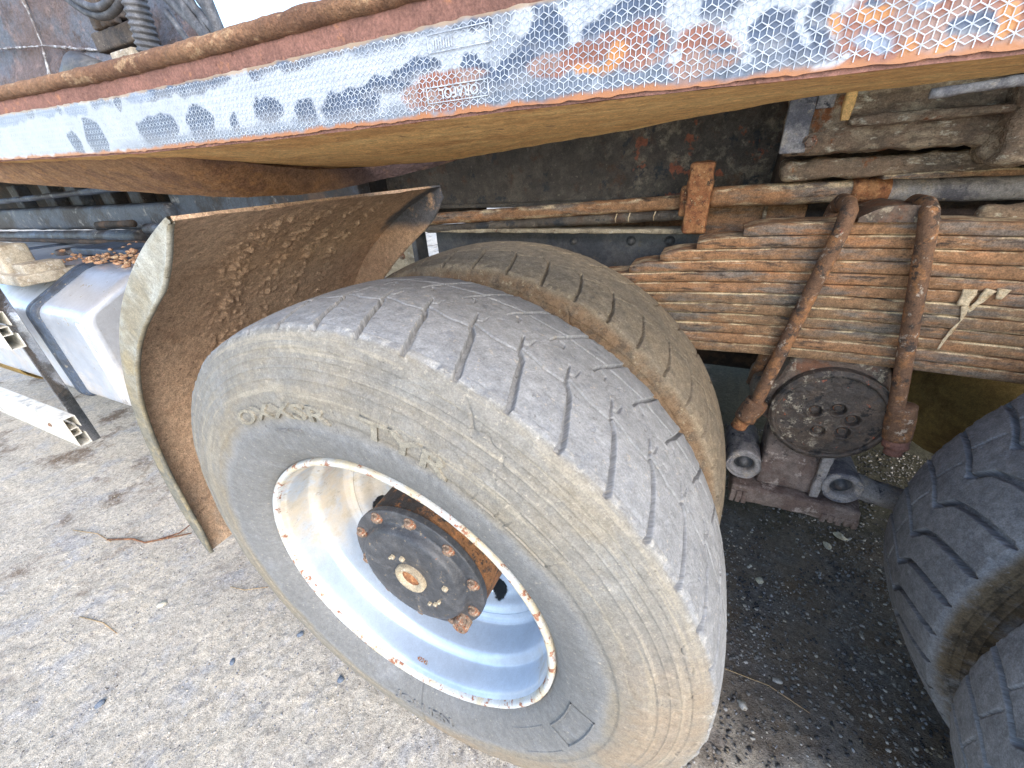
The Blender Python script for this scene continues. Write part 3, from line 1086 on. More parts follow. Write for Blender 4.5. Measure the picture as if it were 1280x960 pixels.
# hub of the outer wheel, standing out through the disc
HC = (0, 0, 0)
mb = MB()
mb.lathe([(.22, .150), (.20, .150), (.17, .147), (.10, .144), (.072, .143), (.068, .146)], seg=90, amp=.0005, ns=40, flip=True)
mb.obj('hub_barrel', m_hubdrum, wheel0, weld=False)
mb = MB()
mb.lathe(smooth_prof([(.070, .146), (.060, .1465), (.057, .144), (.0565, .125), (.056, .120), (.052, .117), (.042, .113), (.037, .106),
                      (.036, .085), (.037, .060), (.040, .045), (.041, .032), (.040, .0)], 3), seg=90, amp=.0002, ns=50, flip=True)
mb.obj('hub_cover', m_hubface, wheel0, weld=False)
mb = MB()
mb.lathe([(.042, .034), (.034, .0335), (.032, .031), (.0325, .024), (.037, .021), (.038, .019)], seg=30, flip=True)
mb.obj('centre_plug', m_palepl, wheel0, weld=False)
mb = MB()
mb.lathe([(.0385, .0195), (.0365, .017), (.0372, .010), (.0345, .007), (.036, .0)], seg=9, amp=.0016, ns=90, flip=True)
mb.obj('plug_screw', m_rustorange, wheel0, weld=False)


def bolt_mb(r=.009, h=.008, washer=True):
    mb = MB()
    if washer:
        mb.lathe([(0, r * 1.35), (-.002, r * 1.35), (-.0025, r * 1.2), (-.0025, 0)], seg=16, flip=True)
    mb.lathe([(0, r), (-h * .85, r), (-h, r * .82), (-h, 0)], seg=6, flip=True)
    return mb


b0 = None
for k in range(10):
    a = rd(36 * k + 12)
    if b0 is None:
        b0 = bolt_mb(.0095, .008).obj('hub_bolt', m_nut, wheel0, auto=35, loc=(0, 0, 0))
        bb = b0
    else:
        bb = plain(b0, wheel0)
    bb.location = (.132 * math.cos(a), .0565, .132 * math.sin(a))
for (x, z, r) in ((-.028, .050, .005), (-.005, .055, .006), (.082, .018, .0065), (.060, -.034, .004), (.050, -.046, .0045), (.036, -.052, .004), (-.035, .045, .003)):
    bb = bolt_mb(r, .005, False).obj('cover_screw', m_palepl, wheel0, auto=35, loc=(x, .0365, z))
mb = MB()
mb.lathe([(.058, .017), (.040, .0165), (.036, .014), (.035, .008), (.038, .007), (.038, 0)], seg=20, flip=True)
mb.obj('filler_plug', m_nut, wheel0, loc=(.094, 0, -.098), auto=40)

# stamped number on the rim edge
me = text_mesh("45247", .011, .0003)
n = len(me.vertices)
co = np.zeros(n * 3)
me.vertices.foreach_get('co', co)
co = co.reshape(-1, 3)
aa = rd(-97) + co[:, 0] / .28
yy = .030 - co[:, 1]
rr = .2808 - .0006 - (co[:, 2] > 0) * .0004
co = np.stack([rr * np.cos(aa), yy, rr * np.sin(aa)], -1)
me.vertices.foreach_set('co', co.astype(np.float32).ravel())
me.materials.append(m_rustorange)
me.update()
o = bpy.data.objects.new('stamped_number', me)
COL.objects.link(o)
o.parent = wheel0

# ------------------------------------------------------------------ side rail with reflective tape
xb = np.array([-2.6, -1.4, -.9, -.6, -.2, 0, .25, .53, 1.2, 2.6])
zbv = np.array([.13, .062, .032, .017, .003, .0, -.001, -.004, -.012, -.03])
zof = lambda x: np.interp(x, xb, zbv)
xs = np.concatenate([np.arange(-2.6, -.7, .05), np.arange(-.7, .75, .006), np.arange(.75, 2.6, .05)])


def sheet(ys_zs, xs, amp=0, ns=40):
    ys_zs = np.array(ys_zs)
    Xg = xs[:, None] + 0 * ys_zs[None, :, 0]
    Pg = np.stack([Xg, ys_zs[None, :, 0] + 0 * Xg, ys_zs[None, :, 1] + zof(xs)[:, None]], -1)
    if amp:
        Pg[..., 1] += amp * fbm(Pg, ns, 3)
        Pg[..., 2] += amp * fbm(Pg + 5, ns, 3)
    return Pg


mb = MB()
pf = [(.0, 1.2065), (-.0002, 1.212)] + [(0, 1.212 + .005 * k) for k in range(1, 13)] + [(0.001, 1.279)]
mb.grid(sheet(pf, xs, .0006, 40), flip=False)
mb.grid(sheet([(.001, 1.279), (.006, 1.279), (.006, 1.2065 + .004)], xs), flip=False)
rail = mb.obj('side_rail', m_rail_red, truck)
mb = MB()
pts = np.stack([xs, 0 * xs + .001, 1.2828 + zof(xs)], -1)
mb.tube(pts, .0078, 16, amp=.0013, ns=75)
mb.obj('rolled_lip', m_rail_lip, rail)
# sloping underside flange, y 0 -> .3
ux = np.array([-2.6, -1, -.5, -.254, .024, .313, .465, .65, 2.6])
uz = np.array([1.30, 1.215, 1.19, 1.185, 1.185, 1.204, 1.217, 1.219, 1.22])
x2 = np.concatenate([np.arange(-2.6, -.7, .05), np.arange(-.7, 1.0, .008), np.arange(1.0, 2.6, .05)])
t = np.linspace(0, 1, 40)
z_out = 1.2065 + zof(x2)
z_in = np.interp(x2, ux, uz)
Pg = np.stack([x2[:, None] + 0 * t, .0005 + .30 * t[None] + 0 * x2[:, None], z_out[:, None] * (1 - t) + z_in[:, None] * t], -1)
Pg[..., 2] += (.0016 * fbm(Pg, 18, 3) + .0012 * fbm(Pg, 60, 2)) * sstep(0, .1, t)[None]
mb = MB()
mb.grid(Pg, flip=True)
rim_up = Pg[:, -1:] + np.array([0, 0, .006])
mb.grid(np.concatenate([Pg[:, -1:], rim_up], 1), flip=True)
mb.obj('rail_flange', m_under, rail, weld=False)

# the reflective tape: sheet + printed lattice
tn, tk = bpy.data.materials.new("reflective_tape"), None
m_tape = M("reflective_tape_film", srgb(200, 206, 214), [], rough=.38, bumps=[(120, .25, .001), (700, .2, .0005)], spec=.5, grain=0)
_n = m_tape.node_tree.nodes
_a = _n.new("ShaderNodeAttribute")
_a.attribute_name = 'print'
m_tape.node_tree.links.new(_a.outputs["Color"], _n["Principled BSDF"].inputs["Base Color"])
m_lat = M("lattice_print", srgb(182, 190, 200), [L(srgb(164, 172, 184), 20, .45, .6, 4)], rough=.45)
WEAR = [("D", -0.115, 1.2573, 0.035, 0.0071), ("D", -0.073, 1.2569, 0.037, 0.0072), ("D", -0.035, 1.2585, 0.029, 0.005), ("D", -0.201, 1.255, 0.008,
        0.0078), ("D", -0.148, 1.2258, 0.035, 0.0142), ("D", -0.072, 1.2259, 0.021, 0.0158), ("D", -0.022, 1.2227, 0.006, 0.0081), ("D", 0.021, 1.2291, 0.006,
        0.0089), ("D", -0.283, 1.2231, 0.02, 0.0191), ("D", -0.335, 1.2193, 0.014, 0.015), ("L", -0.297, 1.2536, 0.023, 0.0064), ("L", -0.479, 1.2562, 0.043,
        0.0081), ("L", -0.16, 1.2566, 0.02, 0.0042), ("L", -0.368, 1.2561, 0.021, 0.005), ("D", 0.039, 1.2592, 0.02, 0.0067), ("D", 0.07, 1.2593, 0.023,
        0.0054), ("D", 0.108, 1.2604, 0.023, 0.0054), ("D", 0.129, 1.2605, 0.008, 0.0063), ("D", 0.152, 1.2626, 0.009, 0.0022), ("D", 0.188, 1.2608, 0.018,
        0.0041), ("D", 0.233, 1.2619, 0.008, 0.002), ("D", 0.262, 1.2601, 0.012, 0.003), ("D", 0.255, 1.2551, 0.009, 0.0041), ("D", 0.031, 1.2281, 0.016,
        0.0094), ("D", 0.077, 1.2233, 0.014, 0.0089), ("D", 0.13, 1.2245, 0.029, 0.0104), ("D", 0.166, 1.2327, 0.023, 0.0061), ("D", 0.198, 1.2398, 0.021,
        0.0051), ("D", 0.245, 1.236, 0.009, 0.0081), ("D", 0.252, 1.226, 0.007, 0.011), ("D", 0.272, 1.2262, 0.013, 0.01), ("R", 0.216, 1.2239, 0.027,
        0.0092), ("R", 0.234, 1.2289, 0.017, 0.0051), ("D", 0.299, 1.2425, 0.016, 0.013), ("D", 0.291, 1.2564, 0.009, 0.004), ("D", 0.284, 1.2294, 0.014,
        0.0091), ("W", 0.323, 1.2508, 0.006, 0.01), ("W", 0.285, 1.2534, 0.008, 0.0071), ("D", 0.353, 1.2461, 0.019, 0.0091), ("D", 0.332, 1.2399, 0.008,
        0.006), ("D", 0.4, 1.2406, 0.01, 0.0071), ("D", 0.424, 1.2309, 0.005, 0.0051), ("W", 0.38, 1.2444, 0.009, 0.0071), ("W", 0.417, 1.2388, 0.008,
        0.0051), ("R", 0.304, 1.2276, 0.016, 0.006), ("R", 0.321, 1.2308, 0.015, 0.005), ("R", 0.359, 1.2302, 0.013, 0.01), ("R", 0.349, 1.2361, 0.014,
        0.003), ("R", 0.395, 1.2226, 0.015, 0.0091), ("O", 0.328, 1.2238, 0.009, 0.002), ("O", 0.344, 1.227, 0.005, 0.006), ("D", 0.405, 1.2237, 0.006,
        0.002), ("D", 0.366, 1.2312, 0.003, 0.003), ("W", 0.382, 1.2234, 0.004, 0.003), ("W", 0.418, 1.2178, 0.003, 0.003), ("D", 0.431, 1.2279, 0.01,
        0.0092), ("D", 0.445, 1.2191, 0.008, 0.0092), ("D", 0.449, 1.2331, 0.005, 0.0063), ("W", 0.443, 1.2281, 0.002, 0.0082), ("W", 0.434, 1.239, 0.01,
        0.0022), ("R", 0.493, 1.2206, 0.032, 0.018), ("R", 0.532, 1.217, 0.022, 0.0206), ("O", 0.456, 1.2282, 0.003, 0.0041), ("O", 0.471, 1.2274, 0.005,
        0.0041), ("O", 0.489, 1.2136, 0.003, 0.0032), ("O", 0.503, 1.2117, 0.004, 0.0022), ("O", 0.518, 1.2199, 0.003, 0.0045), ("D", 0.508, 1.2188, 0.006,
        0.0045), ("D", 0.471, 1.2324, 0.003, 0.0022), ("L", 0.474, 1.2174, 0.007, 0.0032), ("L", 0.49, 1.2296, 0.005, 0.0032), ("W", 0.456, 1.2112, 0.008,
        0.002)]
# worn places of the film: D peeled to blue grey, L half peeled, W intact, R rust through, O bright rust; (kind, x, z, half width, half height)
mb = MB()
xt = np.concatenate([np.arange(-1.35, -.75, .006), np.arange(-.75, .72, .0014), np.arange(.72, 1.2, .006)])
nz_t = 44
pf = [(-.0016, 1.2085 + .0525 * k / nz_t) for k in range(nz_t + 1)]
Pg = sheet(pf, xt)
rag = .0010
flatP = np.stack([Pg[..., 0], 0 * Pg[..., 0], Pg[..., 2] - zof(Pg[..., 0])], -1)
Pg[:, 0, 2] += rag * fbm(Pg[:, 0], 120, 2)
Pg[:, -1, 2] += rag * fbm(Pg[:, -1], 120, 2)
Pg[..., 1] += .0005 * fbm(Pg, 60, 2)
kind_col = {'W': srgb(178, 184, 192), 'D': srgb(72, 86, 110), 'L': srgb(134, 146, 166), 'R': srgb(142, 88, 68), 'O': srgb(190, 124, 58)}
base_c = np.array(kind_col['W'][:3])
colr = np.broadcast_to(base_c, Pg.shape).copy() * (1 + .06 * fbm(flatP, 22, 3))[..., None]
wx = .0075 * fbm(flatP, 60, 5)
wz = .0060 * fbm(flatP + 3, 75, 5)
fine = fbm(flatP + 6, 330, 3)
# half peeled ground tone: low on the film, and everywhere towards the right
xw_, zw_ = flatP[..., 0] + wx, flatP[..., 2] + wz
g_ = sstep(1.224, 1.214, zw_) * sstep(-.30, -.12, xw_) * .75 + sstep(.20, .32, xw_) * sstep(-.12, .12, fbm(flatP + 8, 48, 5)) * .95
g_ = np.clip(g_ + sstep(1.252, 1.257, zw_) * sstep(.0, .25, fbm(flatP + 17, 40, 4) + .12) * .9, 0, 1)[..., None]
gc = np.array(srgb(100, 110, 126)[:3]) * (1 + .6 * fine)[..., None]
colr = colr * (1 - g_) + gc * g_
for kd, bx, bz, rx, rz in WEAR:
    u = (flatP[..., 0] + wx - bx) / max(rx, .002)
    v = (flatP[..., 2] + wz - bz) / max(rz, .0015)
    d = np.sqrt(u * u + v * v) / 1.12
    m_ = 1 - sstep(.90, 1.03 if kd in 'DW' else 1.25, d)
    c_k = np.array(kind_col[kd][:3])
    if kd == 'D':                     # the middle of a patch clears to pale grit, its border stays dark
        low = sstep(.9, -.6, v) * 0 + sstep(.2, -1.0, v)
        cc_ = c_k * (1 + .5 * fine)[..., None] * (1 - .55 * low[..., None]) + np.array(srgb(156, 156, 158)[:3]) * (.55 * low[..., None])
    elif kd == 'R':
        q_ = sstep(-.1, .25, fbm(flatP + 11, 95, 3))[..., None]
        cc_ = c_k * (1 - .5 * q_) + np.array(srgb(160, 144, 136)[:3]) * .5 * q_
        cc_ = cc_ * (1 + .35 * fine)[..., None]
    else:
        cc_ = c_k * (1 + .2 * fine)[..., None]
    colr = colr * (1 - m_[..., None]) + cc_ * m_[..., None]
ez = flatP[..., 2]
e1 = 1 - sstep(1.2094, 1.2128, ez + .0030 * fbm(flatP, 90, 3))
e2 = sstep(1.2582, 1.2606, ez + .0030 * fbm(flatP + 2, 90, 3)) * .8
for e_, c_ in ((e1, srgb(166, 106, 60)), (e2, srgb(166, 136, 100))):
    colr = colr * (1 - e_[..., None]) + np.array(c_[:3]) * e_[..., None]
mb.grid(Pg)
tape = mb.obj('reflective_tape', None, rail, weld=False)
ca = tape.data.color_attributes.new('print', 'FLOAT_COLOR', 'POINT')
ca.data.foreach_set('color', np.concatenate([np.clip(colr, 0, 1), np.ones(colr.shape[:2] + (1,))], -1).astype(np.float32).ravel())
tape.data.materials.append(m_tape)
# lattice of rhombi: hexagons each split in three
a = .0037
V_, Q_ = [], []
wl = .00023
h3 = a * math.sqrt(3)
z0_, z1_ = 1.2090, 1.2605
edges = set()
nx = int((1.35 + .75) / h3) + 2
nz = int(.06 / (1.5 * a)) + 2
for j in range(nz + 1):
    for i in range(nx + 1):
        cx = -.95 + (i + .5 * (j % 2)) * h3
        cz = 1.207 + j * 1.5 * a
        c = (cx, cz)
        cor = [(cx + a * math.cos(rd(30 + 60 * k)), cz + a * math.sin(rd(30 + 60 * k))) for k in range(6)]
        segs = [(cor[k], cor[(k + 1) % 6]) for k in range(6)] + [(c, cor[k]) for k in (0, 2, 4)]
        for p, q in segs:
            kk = tuple(sorted([(round(p[0] * 2e4), round(p[1] * 2e4)), (round(q[0] * 2e4), round(q[1] * 2e4))]))
            if kk in edges:
                continue
            if any((round(p[0] * 2e4) + dx, round(p[1] * 2e4) + dz) in () for dx in () for dz in ()):
                continue
            if min(p[1], q[1]) < z0_ or max(p[1], q[1]) > z1_ or max(p[0], q[0]) > .75:
                continue
            edges.add(kk)
            dx, dz = q[0] - p[0], q[1] - p[1]
            l_ = math.hypot(dx, dz)
            nx_, nz_ = -dz / l_ * wl, dx / l_ * wl
            b = len(V_)
            for (px_, pz_, s1) in ((p[0], p[1], -1), (q[0], q[1], -1), (q[0], q[1], 1), (p[0], p[1], 1)):
                V_.append((px_ + nx_ * s1, -.0024, pz_ + nz_ * s1))
            Q_.append((b, b + 1, b + 2, b + 3))
V_ = np.array(V_)
V_[:, 1] += .0005 * fbm(np.stack([V_[:, 0], V_[:, 1] * 0 - .0016, V_[:, 2]], -1), 60, 2)
V_[:, 2] += zof(V_[:, 0])
mb = MB()
mb.faces(V_, Q_)
lat = mb.obj('tape_lattice', m_lat, rail, weld=False, smooth=False)
lat['kind'] = 'stuff'

# maker's mark printed upside down on the tape, in its frame
def tape_text(body, size, x, z, rot180, name, box=None):
    me = text_mesh(body, size, .00005)
    n = len(me.vertices)
    co = np.zeros(n * 3)
    me.vertices.foreach_get('co', co)
    co = co.reshape(-1, 3)
    sg = -1 if rot180 else 1
    X_, Z_ = x + sg * co[:, 0], z + sg * co[:, 1]
    co = np.stack([X_, -.0028 - co[:, 2], Z_ + zof(X_)], -1)
    me.vertices.foreach_set('co', co.astype(np.float32).ravel())
    me.materials.append(m_lat)
    me.update()
    o = bpy.data.objects.new(name, me)
    COL.objects.link(o)
    o.parent = rail
    if box:
        x0, x1, zz0, zz1 = box
        mb = MB()
        for (a0, a1, c0, c1) in ((x0, x1, zz0, zz0 + .0006), (x0, x1, zz1 - .0006, zz1), (x0, x0 + .0006, zz0, zz1), (x1 - .0006, x1, zz0, zz1)):
            mb.box(a0, a1, -.0030, -.0025, c0 + zof(x0), c1 + zof(x0), rad=.0001)
        mb.obj('printed_frame', m_lat, rail)


tape_text("ORAFOL", .0085, .2500, 1.2245, True, 'printed_mark', (.206, .258, 1.2165, 1.2265))
tape_text("IIIIIIII", .0085, .2160, 1.2475, False, 'printed_mark', (.212, .262, 1.2455, 1.2560))

# ------------------------------------------------------------------ rusty outrigger under the rail
mb = MB()
Tq = np.array([[-.95, .02, 1.242], [-.654, .02, 1.225], [-.227, .02, 1.213], [-.2, .25, 1.183], [-.065, .4, 1.189], [-.05, .43, 1.192]])
Bq = np.array([[-1.05, .03, 1.215], [-.734, .03, 1.199], [-.29, .13, 1.154], [-.233, .25, 1.148], [-.10, .38, 1.172], [-.06, .43, 1.184]])


def resample(q, n):
    t = np.linspace(0, len(q) - 1, n)
    i = np.minimum(t.astype(int), len(q) - 2)
    f = (t - i)[:, None]
    return q[i] * (1 - f) + q[i + 1] * f


Tn, Bn = resample(Tq, 90), resample(Bq, 90)
k = np.ones(9) / 9
for A_ in (Tn, Bn):
    for c_ in range(3):
        A_[4:-4, c_] = np.convolve(A_[:, c_], k, 'valid')
s_ = np.linspace(0, 1, 10)[None, :, None]
Pg = Tn[:, None] * (1 - s_) + Bn[:, None] * s_
nrm = np.cross(np.gradient(Pg, axis=0), np.gradient(Pg, axis=1))
nrm /= np.linalg.norm(nrm, axis=-1, keepdims=True)
Pg = Pg + nrm * (.0022 * fbm(Pg, 35, 3))[..., None]
mb.grid(Pg)
inn = Pg[:, -1:] + np.array([.0, .05, .006])
inn2 = Pg[:, :1] + np.array([.0, .05, .0])
mb.grid(np.concatenate([Pg[:, -1:], inn, inn2], 1))
ob = mb.obj('outrigger', m_beam, truck, weld=False)

# ------------------------------------------------------------------ mudguard
ga = np.array([104, 107.5, 122, 142, 165, 178, 195, 197])
gr = np.array([.667, .667, .665, .676, .689, .70, .728, .731])
A1 = np.linspace(107.3, 196.5, 330)
rr = np.interp(A1, ga, gr)
rr = np.convolve(np.pad(rr, 20, 'edge'), np.ones(41) / 41, 'valid')
yv = np.linspace(0, .60, 210)
AA, YV = np.meshgrid(A1, yv, indexing='ij')
RRR = np.broadcast_to(rr[:, None], AA.shape).copy()
# top end rounds down at its inner corner
cor = np.clip((YV - .54) / .06, 0, 1)
AA2 = AA + (1 - sstep(107, 125, AA)) * (cor ** 2.5) * 0
Pm = np.stack([np.cos(np.radians(AA2)) * .69, YV, np.sin(np.radians(AA2)) * .69], -1)
mud = np.zeros(AA.shape)
for yc, wd in ((.20, .045), (.295, .02), (.37, .02), (.45, .02)):
    mud += np.exp(-((YV - yc - .02 * np.sin(np.radians(AA) * 5)) / wd) ** 2)
cl = fbm(Pm, 34, 3)
cl2 = fbm(Pm + 2, 95, 3)
d_ = (.011 * mud * np.maximum(cl2 + .25 * cl - .02, 0) ** .8) * sstep(108, 113, AA) * (1 - sstep(158, 175, AA)) * 1.4
d_ += .0018 * fbm(Pm, 14, 3) + .0012 * fbm(Pm, 70, 3) + .004 * np.maximum(fbm(Pm + 9, 20, 3) - .3, 0)
Rin = RRR - d_
c_, s_ = np.cos(np.radians(AA2)), np.sin(np.radians(AA2))
Pi = np.stack([c_ * Rin, YV, .5 + s_ * Rin], -1)
Po = np.stack([c_ * (RRR + .005), YV, .5 + s_ * (RRR + .005)], -1)
mb = MB()
mb.grid(Pi)
mb.grid(Po, flip=True)
mb.grid(np.stack([Pi[0], Po[0]], 0), flip=True)
mb.grid(np.stack([Pi[-1], Po[-1]], 0))
mb.grid(np.stack([Pi[:, -1], Po[:, -1]], 1))
guard = mb.obj('mudguard', m_guard_mud, truck, weld=False)
la = np.array([107.3, 109, 112, 115, 118, 125, 135, 143, 152, 165, 180, 190, 196.5])
lr = np.array([.6665, .652, .634, .622, .614, .615, .626, .636, .645, .648, .655, .672, .712])
ri = np.interp(A1, la, lr)
ri = np.convolve(np.pad(ri, 6, 'edge'), np.ones(13) / 13, 'valid')
cc, ss = np.cos(np.radians(A1)), np.sin(np.radians(A1))
mb = MB()
fr = []
for tt, yo in ((1.0, .004), (1.0, -.001), (.92, -.005), (.7, -.0045), (.35, -.003), (.12, -.004), (.03, -.008), (-.02, -.008), (-.04, -.004), (0, .001), (.4, .0015), (1, .003)):
    rq = ri + (rr + .0055 - ri) * tt
    fr.append(np.stack([cc * rq, 0 * cc + yo, .5 + ss * rq], -1))
mb.grid(np.stack(fr, 1), flip=True)
mb.obj('guard_lip', m_guard_lip, guard, weld=False)
# the inner edge is turned down in the same way
la = np.array([107.3, 109, 111, 113, 116, 120, 127, 140, 152, 165, 180, 196.5])
lr = np.array([.650, .630, .616, .607, .600, .595, .592, .597, .605, .62, .64, .70])
ri2 = np.interp(A1, la, lr)
ri2 = np.convolve(np.pad(ri2, 6, 'edge'), np.ones(13) / 13, 'valid')
mb = MB()
fr = []
for tt, yo in [(-.004, .604), (-.004, .598)] + [(t_, .597 + .004 * t_) for t_ in np.linspace(.05, .95, 14)] + [(1, .600), (1, .606)]:
    rq = ri2 + (rr + .005 - ri2) * tt
    fr.append(np.stack([cc * rq, 0 * cc + yo, .5 + ss * rq], -1))
Pg = np.stack(fr, 1)
Pg[..., 1] -= .003 * np.maximum(fbm(Pg, 40, 3), -.1) * sstep(1.06, 1.02, Pg[..., 2])
mb.grid(Pg)
mb.obj('guard_lip', m_guard_mud, guard, weld=False)

# ------------------------------------------------------------------ fuel tank
prof = [(.150, .590), (.150, .855), (.158, .872), (.172, .884), (.300, .950), (.325, .960), (.36, .965), (.92, .965), (.95, .94), (.95, .60), (.92, .56), (.19, .555), (.165, .562)]


def rounded_poly(poly, rad, k=5):
    out = []
    n = len(poly)
    for i in range(n):
        p = np.array(poly[i])
        a_ = np.array(poly[i - 1]) - p
        b_ = np.array(poly[(i + 1) % n]) - p
        la_, lb_ = np.linalg.norm(a_), np.linalg.norm(b_)
        r_ = min(rad, la_ * .45, lb_ * .45)
        s0, s1 = p + a_ / la_ * r_, p + b_ / lb_ * r_
        for j in range(k + 1):
            t_ = j / k
            out.append((1 - t_) ** 2 * s0 + 2 * t_ * (1 - t_) * p + t_ * t_ * s1)
    return np.array(out)


tp = rounded_poly([(.150, .562), (.150, .868), (.325, .962), (.95, .962), (.95, .562)], .028)
cen = tp.mean(0)
mb = MB()
xsT = [-1.150, -1.1515, -1.156, -1.166, -1.18, -1.22, -1.5, -2.0, -2.6, -3.1]
ins = [.020, .012, .005, .001, 0, 0, 0, 0, 0, 0]
rows = []
for x_, i_ in zip(xsT, ins):
    d = cen - tp
    d = d / np.linalg.norm(d, axis=1, keepdims=True)
    q = tp + d * i_ * 1.3
    rows.append(np.stack([np.full(len(q), x_), q[:, 0], q[:, 1]], -1))
mb.grid(np.stack(rows), cv=True, flip=True)
q = rows[0]
cp = np.array([[-1.149, cen[0], cen[1]]])
mb.faces(np.vstack([q, cp]), [[i, (i + 1) % len(q), len(q), len(q)] for i in range(len(q))])
tank = mb.obj('fuel_tank', m_alu, truck, auto=50)
for x0 in (-1.465, -2.45):
    mb = MB()
    rows = []
    for x_, o_ in ((x0 + .036, -.001), (x0 + .036, .004), (x0 + .026, .0052), (x0 + .0225, .0100), (x0 + .006, .0100), (x0 + .003, .0065), (x0 - .003, .0065), (x0 - .006, .0100), (x0 - .0225, .0100), (x0 - .026, .0052), (x0 - .036, .004), (x0 - .036, -.001)):
        d = tp - cen
        d = d / np.linalg.norm(d, axis=1, keepdims=True)
        q = tp + d * o_ * 1.2
        rows.append(np.stack([np.full(len(q), x_), q[:, 0], q[:, 1]], -1))
    mb.grid(np.stack(rows), cv=True, flip=True)
    mb.obj('tank_strap', m_strap, tank)
# pressed ribs at the tank end
mb = MB()
for dx in (.012, .026):
    q = np.array([(-1.165 - dx, .150 - .0005, z) for z in np.linspace(.585, .852, 12)])
    mb.tube(q, .004, 8)
mb.obj('pressed_rib', m_alu, tank)
mb = MB()
mb.lathe(smooth_prof([(0, .075), (.012, .075), (.020, .066), (.022, .03), (.022, 0)], 3), seg=32, axis='z', flip=False)
mb.obj('filler_cap', m_blueframe, tank, loc=(-1.95, .50, .962))
# bracket on the tank shoulder
mb = MB()
mb.box(-1.90, -1.50, .17, .33, .930, .962, rad=.005, res=.02, amp=.002, ns=20, M=Matrix.Rotation(0, 4, 'X'))
mb.box(-1.92, -1.62, .19, .27, .95, 1.045, rad=.008, res=.02, amp=.002, ns=20)
mb.box(-1.60, -1.52, .20, .30, .94, .990, rad=.006, res=.02, amp=.002, ns=20)
mb.obj('tank_bracket', m_bracket, tank)
# leaves and grit lying on the tank top
mb = MB()
r2 = np.random.default_rng(5)
for i in range(420):
    x_ = r2.normal(-1.40, .20)
    y_ = r2.uniform(.34, .66)
    stone_mb(mb, (x_, y_, .966 + abs(r2.normal(0, .010))), r2.uniform(.002, .010), r2, .6)
o = mb.obj('dry_leaf_litter', m_leaves, None, weld=False)
o['kind'] = 'stuff'
o['label'] = 'orange dry leaves and grit lying on top of the fuel tank'
o['category'] = 'leaf litter'

# ------------------------------------------------------------------ side guard: hollow aluminium bars + polished support
guardp = None
for (z0, z1) in ((.422, .530), (.778, .888)):
    mb = MB()
    x0, x1, y0, y1, tk_ = -3.6, -1.412, .050, .083, .0022
    zm = (z0 + z1) / 2
    mb.box(x0, x1, y0, y0 + tk_, z0, z1, rad=.0009)
    mb.box(x0, x1, y1 - tk_, y1, z0, zm - .012, rad=.0009)
    mb.box(x0, x1, y1 - tk_, y1, zm + .012, z1, rad=.0009)
    mb.box(x0, x1 - .0004, y0 + tk_ * .8, y1 - .0003, z0, z0 + tk_, rad=.0009)
    mb.box(x0, x1 - .0004, y0 + tk_ * .8, y1 - .0003, z1 - tk_, z1, rad=.0009)
    mb.box(x0, x1 - .0006, y0 + tk_ * .8, y1 - .010, zm - .013, zm - .011, rad=.0006)
    mb.box(x0, x1 - .0006, y0 + tk_ * .8, y1 - .010, zm + .011, zm + .013, rad=.0006)
    mb.box(x0, x1 - .0008, y1 - .011, y1 - .009, zm - .013, zm + .013, rad=.0006)
    gbar = mb.obj('guard_bar', m_guardbar, truck, auto=40)
    mb = bolt_mb(.006, .005)
    mb.obj('guard_screw', m_nut, gbar, loc=(-1.56, .0495, (z0 + z1) / 2 + .003), auto=35)
mb = MB()
mb.box(-1.470, -1.462, .0835, .118, .40, 1.02, rad=.0015)
mb.obj('guard_support', m_chrome, truck, auto=40)
mb = MB()
mb.lathe(smooth_prof([(-2.75, .0), (-2.75, .08), (-2.78, .12), (-2.82, .135), (-3.9, .135)], 4), c=(0, .42, .42), seg=48, axis='x', flip=True)
mb.obj('air_tank', m_olive, truck, weld=False)

# ------------------------------------------------------------------ chassis and plumbing forward of the mudguard
mb = MB()
mb.box(-4.5, -1.60, .70, .78, 1.018, 1.125, rad=.02, res=.06, amp=.006, ns=8)
mb.obj('body_beam', m_blueframe, truck)
mb = MB()
mb.box(-1.62, -.60, .74, .80, 1.00, 1.17, rad=.006, res=.05, amp=.004, ns=12)
mb.obj('bracket_plate', m_blueframe, truck)
mb = MB()
mb.box(-4.5, -.3, .96, 1.02, 1.02, 1.30, rad=.008, res=.08, amp=.003)
mb.obj('chassis_rail', m_dark, truck)
for (p, r, mt) in (([(-3.6, .72, .975), (-1.75, .66, 1.00)], .030, m_blueframe),
                   ([(-1.62, .62, 1.035), (-.75, .62, 1.035)], .022, m_blueframe),
                   ([(-1.95, .60, 1.055), (-1.62, .58, 1.062)], .014, m_dark),
                   ([(-3.2, .60, .985), (-1.3, .60, .985)], .010, m_dark),
                   ([(-4.2, .66, 1.145), (-.9, .66, 1.20)], .012, m_blueframe)):
    mb = MB()
    mb.tube(p, r, 16, amp=.003, ns=14, step=.04)
    mb.obj('pipe', mt, truck)
for x_ in (-3.3, -2.9, -2.62, -2.3, -2.05):
    mb = MB()
    mb.box(x_, x_ + .10, .80, .86, 1.12, 1.24, rad=.006, res=.03, amp=.003)
    mb.obj('cross_bearer', m_blueframe, truck)
mb = MB()
mb.box(-1.85, -1.45, .44, .58, .968, .992, rad=.006, res=.03, amp=.003)
mb.obj('tank_step', m_strap, tank)

# ------------------------------------------------------------------ added shading deck, body wall, boxes and hoses above the rail
mb = MB()
mb.box(-4.6, 3.0, .42, 2.45, 1.296, 1.312, rad=.003, res=.2, amp=.002)
mb.obj('shading_deck', m_dark, truck)  # unseen floor sheet put in to keep light from above off the frame
